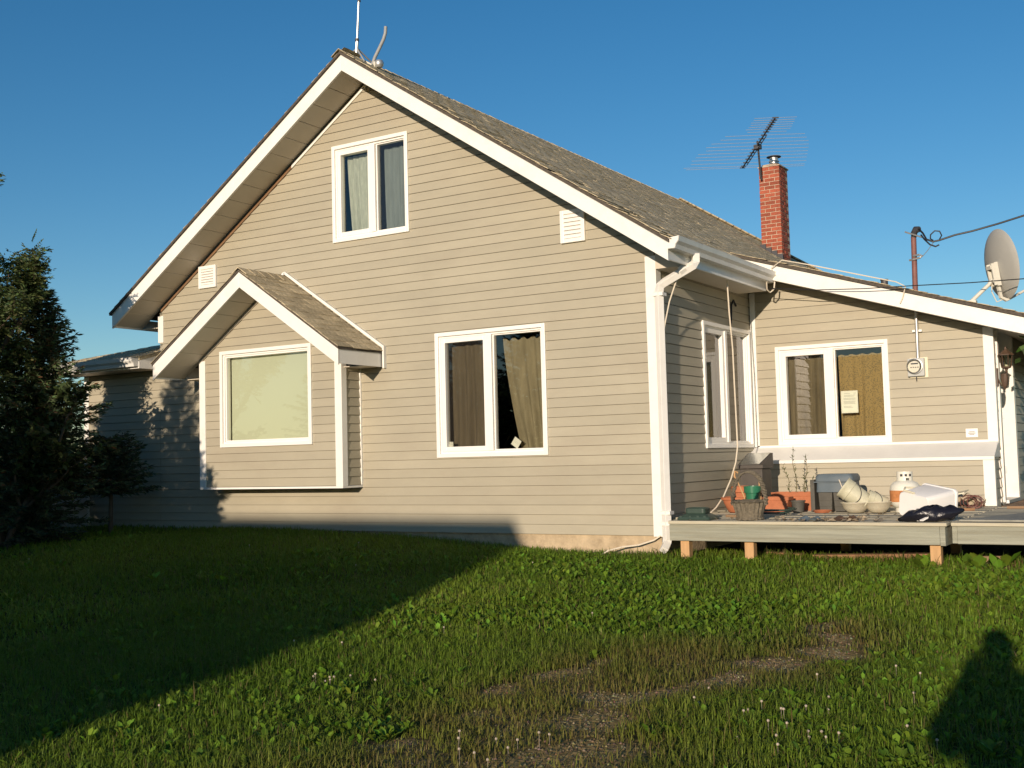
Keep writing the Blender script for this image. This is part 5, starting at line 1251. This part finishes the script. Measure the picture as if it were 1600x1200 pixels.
# broad leaved weeds in rosettes
def weeds(n, reg, dens_fn, lmin, lmax, label, wide=(.28,.48)):
    x, y = scatter(n, *reg); k = (npr.random(n) < dens_fn(x, y)) & ~inside_house(x, y); x, y = x[k], y[k]
    Vs, Cs = [], []
    for cx, cy in zip(x, y):
        m_ = npr.integers(4, 9); a = npr.uniform(0, 6.283)+np.arange(m_)*6.283/m_+npr.normal(0, .3, m_)
        el = npr.uniform(.45, 1.4, m_); L_ = npr.uniform(lmin, lmax, m_); W_ = L_*npr.uniform(*wide, m_)*.5
        d = np.stack([np.cos(a), np.sin(a)], 1); s = np.stack([-np.sin(a), np.cos(a), np.zeros(m_)], 1)
        P = np.stack([cx+d[:, 0]*.01, cy+d[:, 1]*.01, np.full(m_, float(zg(cx, cy)))+.005], 1)
        V = np.empty((m_, 9, 3))
        for j, (f, wf) in enumerate(((0, .18), (.35, .75), (.7, 1.0), (1.0, 0))):
            rr_ = L_*f; e = el*(1-.22*f)
            c = P+np.stack([d[:, 0]*rr_*np.cos(e), d[:, 1]*rr_*np.cos(e), rr_*np.sin(e)], 1)
            if j < 3:
                V[:, j*3] = c-s*(W_*wf)[:, None]+[0, 0, .004]; V[:, j*3+1] = c-[0, 0, .0035]; V[:, j*3+2] = c+s*(W_*wf)[:, None]+[0, 0, .004]
            else: tipv = c
        Vs.append(np.concatenate([V, tipv[:, None]], 1)); Cs.append(tint(m_, (.135,.23,.022), .26))
    V = np.concatenate(Vs); c = np.concatenate(Cs); n_ = len(V); b = np.arange(n_)[:, None]*10
    q = np.array([[0,1,4,3],[1,2,5,4],[3,4,7,6],[4,5,8,7]]); t_ = np.array([[6,7,9],[7,8,9]])
    o = add_np('weeds', V.reshape(-1, 3), (b[:, :, None]+q[None]).reshape(-1, 4), np.repeat(c, 10, 0), 'leaf', F3=(b[:, :, None]+t_[None]).reshape(-1, 3), kind='stuff')
    return tag(o, label, 'weeds')
wd = lambda x, y: (.25+.75*smooth(-3.2, -.6, x+.35*y))*np.clip(1-1.5*dryness(x, y), 0, 1)*np.clip(1.9*patch(x, y, 1.7, 4)-.3, .16, 1)
weeds(3800, (-2.2, 4.9, -7.6, -4.0), wd, .03, .075, 'broad leaved weeds in the nearest lawn')
weeds(5600, (-3.5, 5.6, -4.0, -.35), wd, .03, .085, 'broad leaved dandelion weeds before house and deck')
weeds(220, (-9, -3, -6, -.3), wd, .06, .12, 'broad leaved weeds in shaded lawn at left')
weeds(12, (2.6, 3.3, -.45, .1), lambda x, y: np.ones_like(x), .08, .19, 'taller leafy weeds around the right deck post', (.4,.6))
# clover flowers
cf = MB(); st_ = MB(); lr = random.Random(77)
spots = [(.55,-5.75,.10,8), (2.1,-6.55,.12,10), (3.05,-5.7,.22,12), (3.35,-5.9,.2,10), (3.4,-5.0,.2,5), (-.3,-3.6,1.2,6), (-4,-2.2,1.5,4)]
for cx, cy, s, k in spots:
    for q in range(k):
        x, y_ = lr.gauss(cx, s), lr.gauss(cy, s); z = zz(x, y_); h = lr.uniform(.04, .075)
        if y_ > -.3: continue
        cf.lathe([(.0,-.006),(.005,-.004),(.0068,.0),(.005,.005),(0,.007)], (x,y_,z+h), 6, cap=False)
        cf.tube([(x,y_,z),(x,y_,z+h)], .0012, 3)
mat('clover', (.42,.35,.27), .8, .2, 60)
tag(cf.build('clover_flowers', 'clover', recalc=False), 'small white clover flowers scattered through the lawn', 'flowers', kind='stuff')
# gravel in the worn track
n = 30000; x, y = scatter(n, 1.0, 3.6, -7.6, -2.8); k = npr.random(n) < np.clip(1.5*dirt(x, y)-.45, 0, 1); x, y = x[k], y[k]; n = len(x)
s = npr.uniform(.003, .010, n)[:, None]; c = np.stack([x, y, zg(x, y)+.001], 1)
octa = np.array([[1,0,0],[0,1,0],[-1,0,0],[0,-1,0],[0,0,.8]]); jit = npr.uniform(.6, 1.3, (n, 5, 3))
V = c[:, None]+octa[None]*jit*s[:, None]; b = np.arange(n)[:, None, None]*5
F3_ = (b+np.array([[0,1,4],[1,2,4],[2,3,4],[3,0,4]])[None]).reshape(-1, 3)
g_ = add_np('gravel', V.reshape(-1, 3), [], np.repeat(tint(n, (.40,.31,.17), .35), 5, 0), 'grass', F3=F3_, kind='stuff')
tag(g_, 'fine gravel showing in the worn track across the lawn', 'gravel')
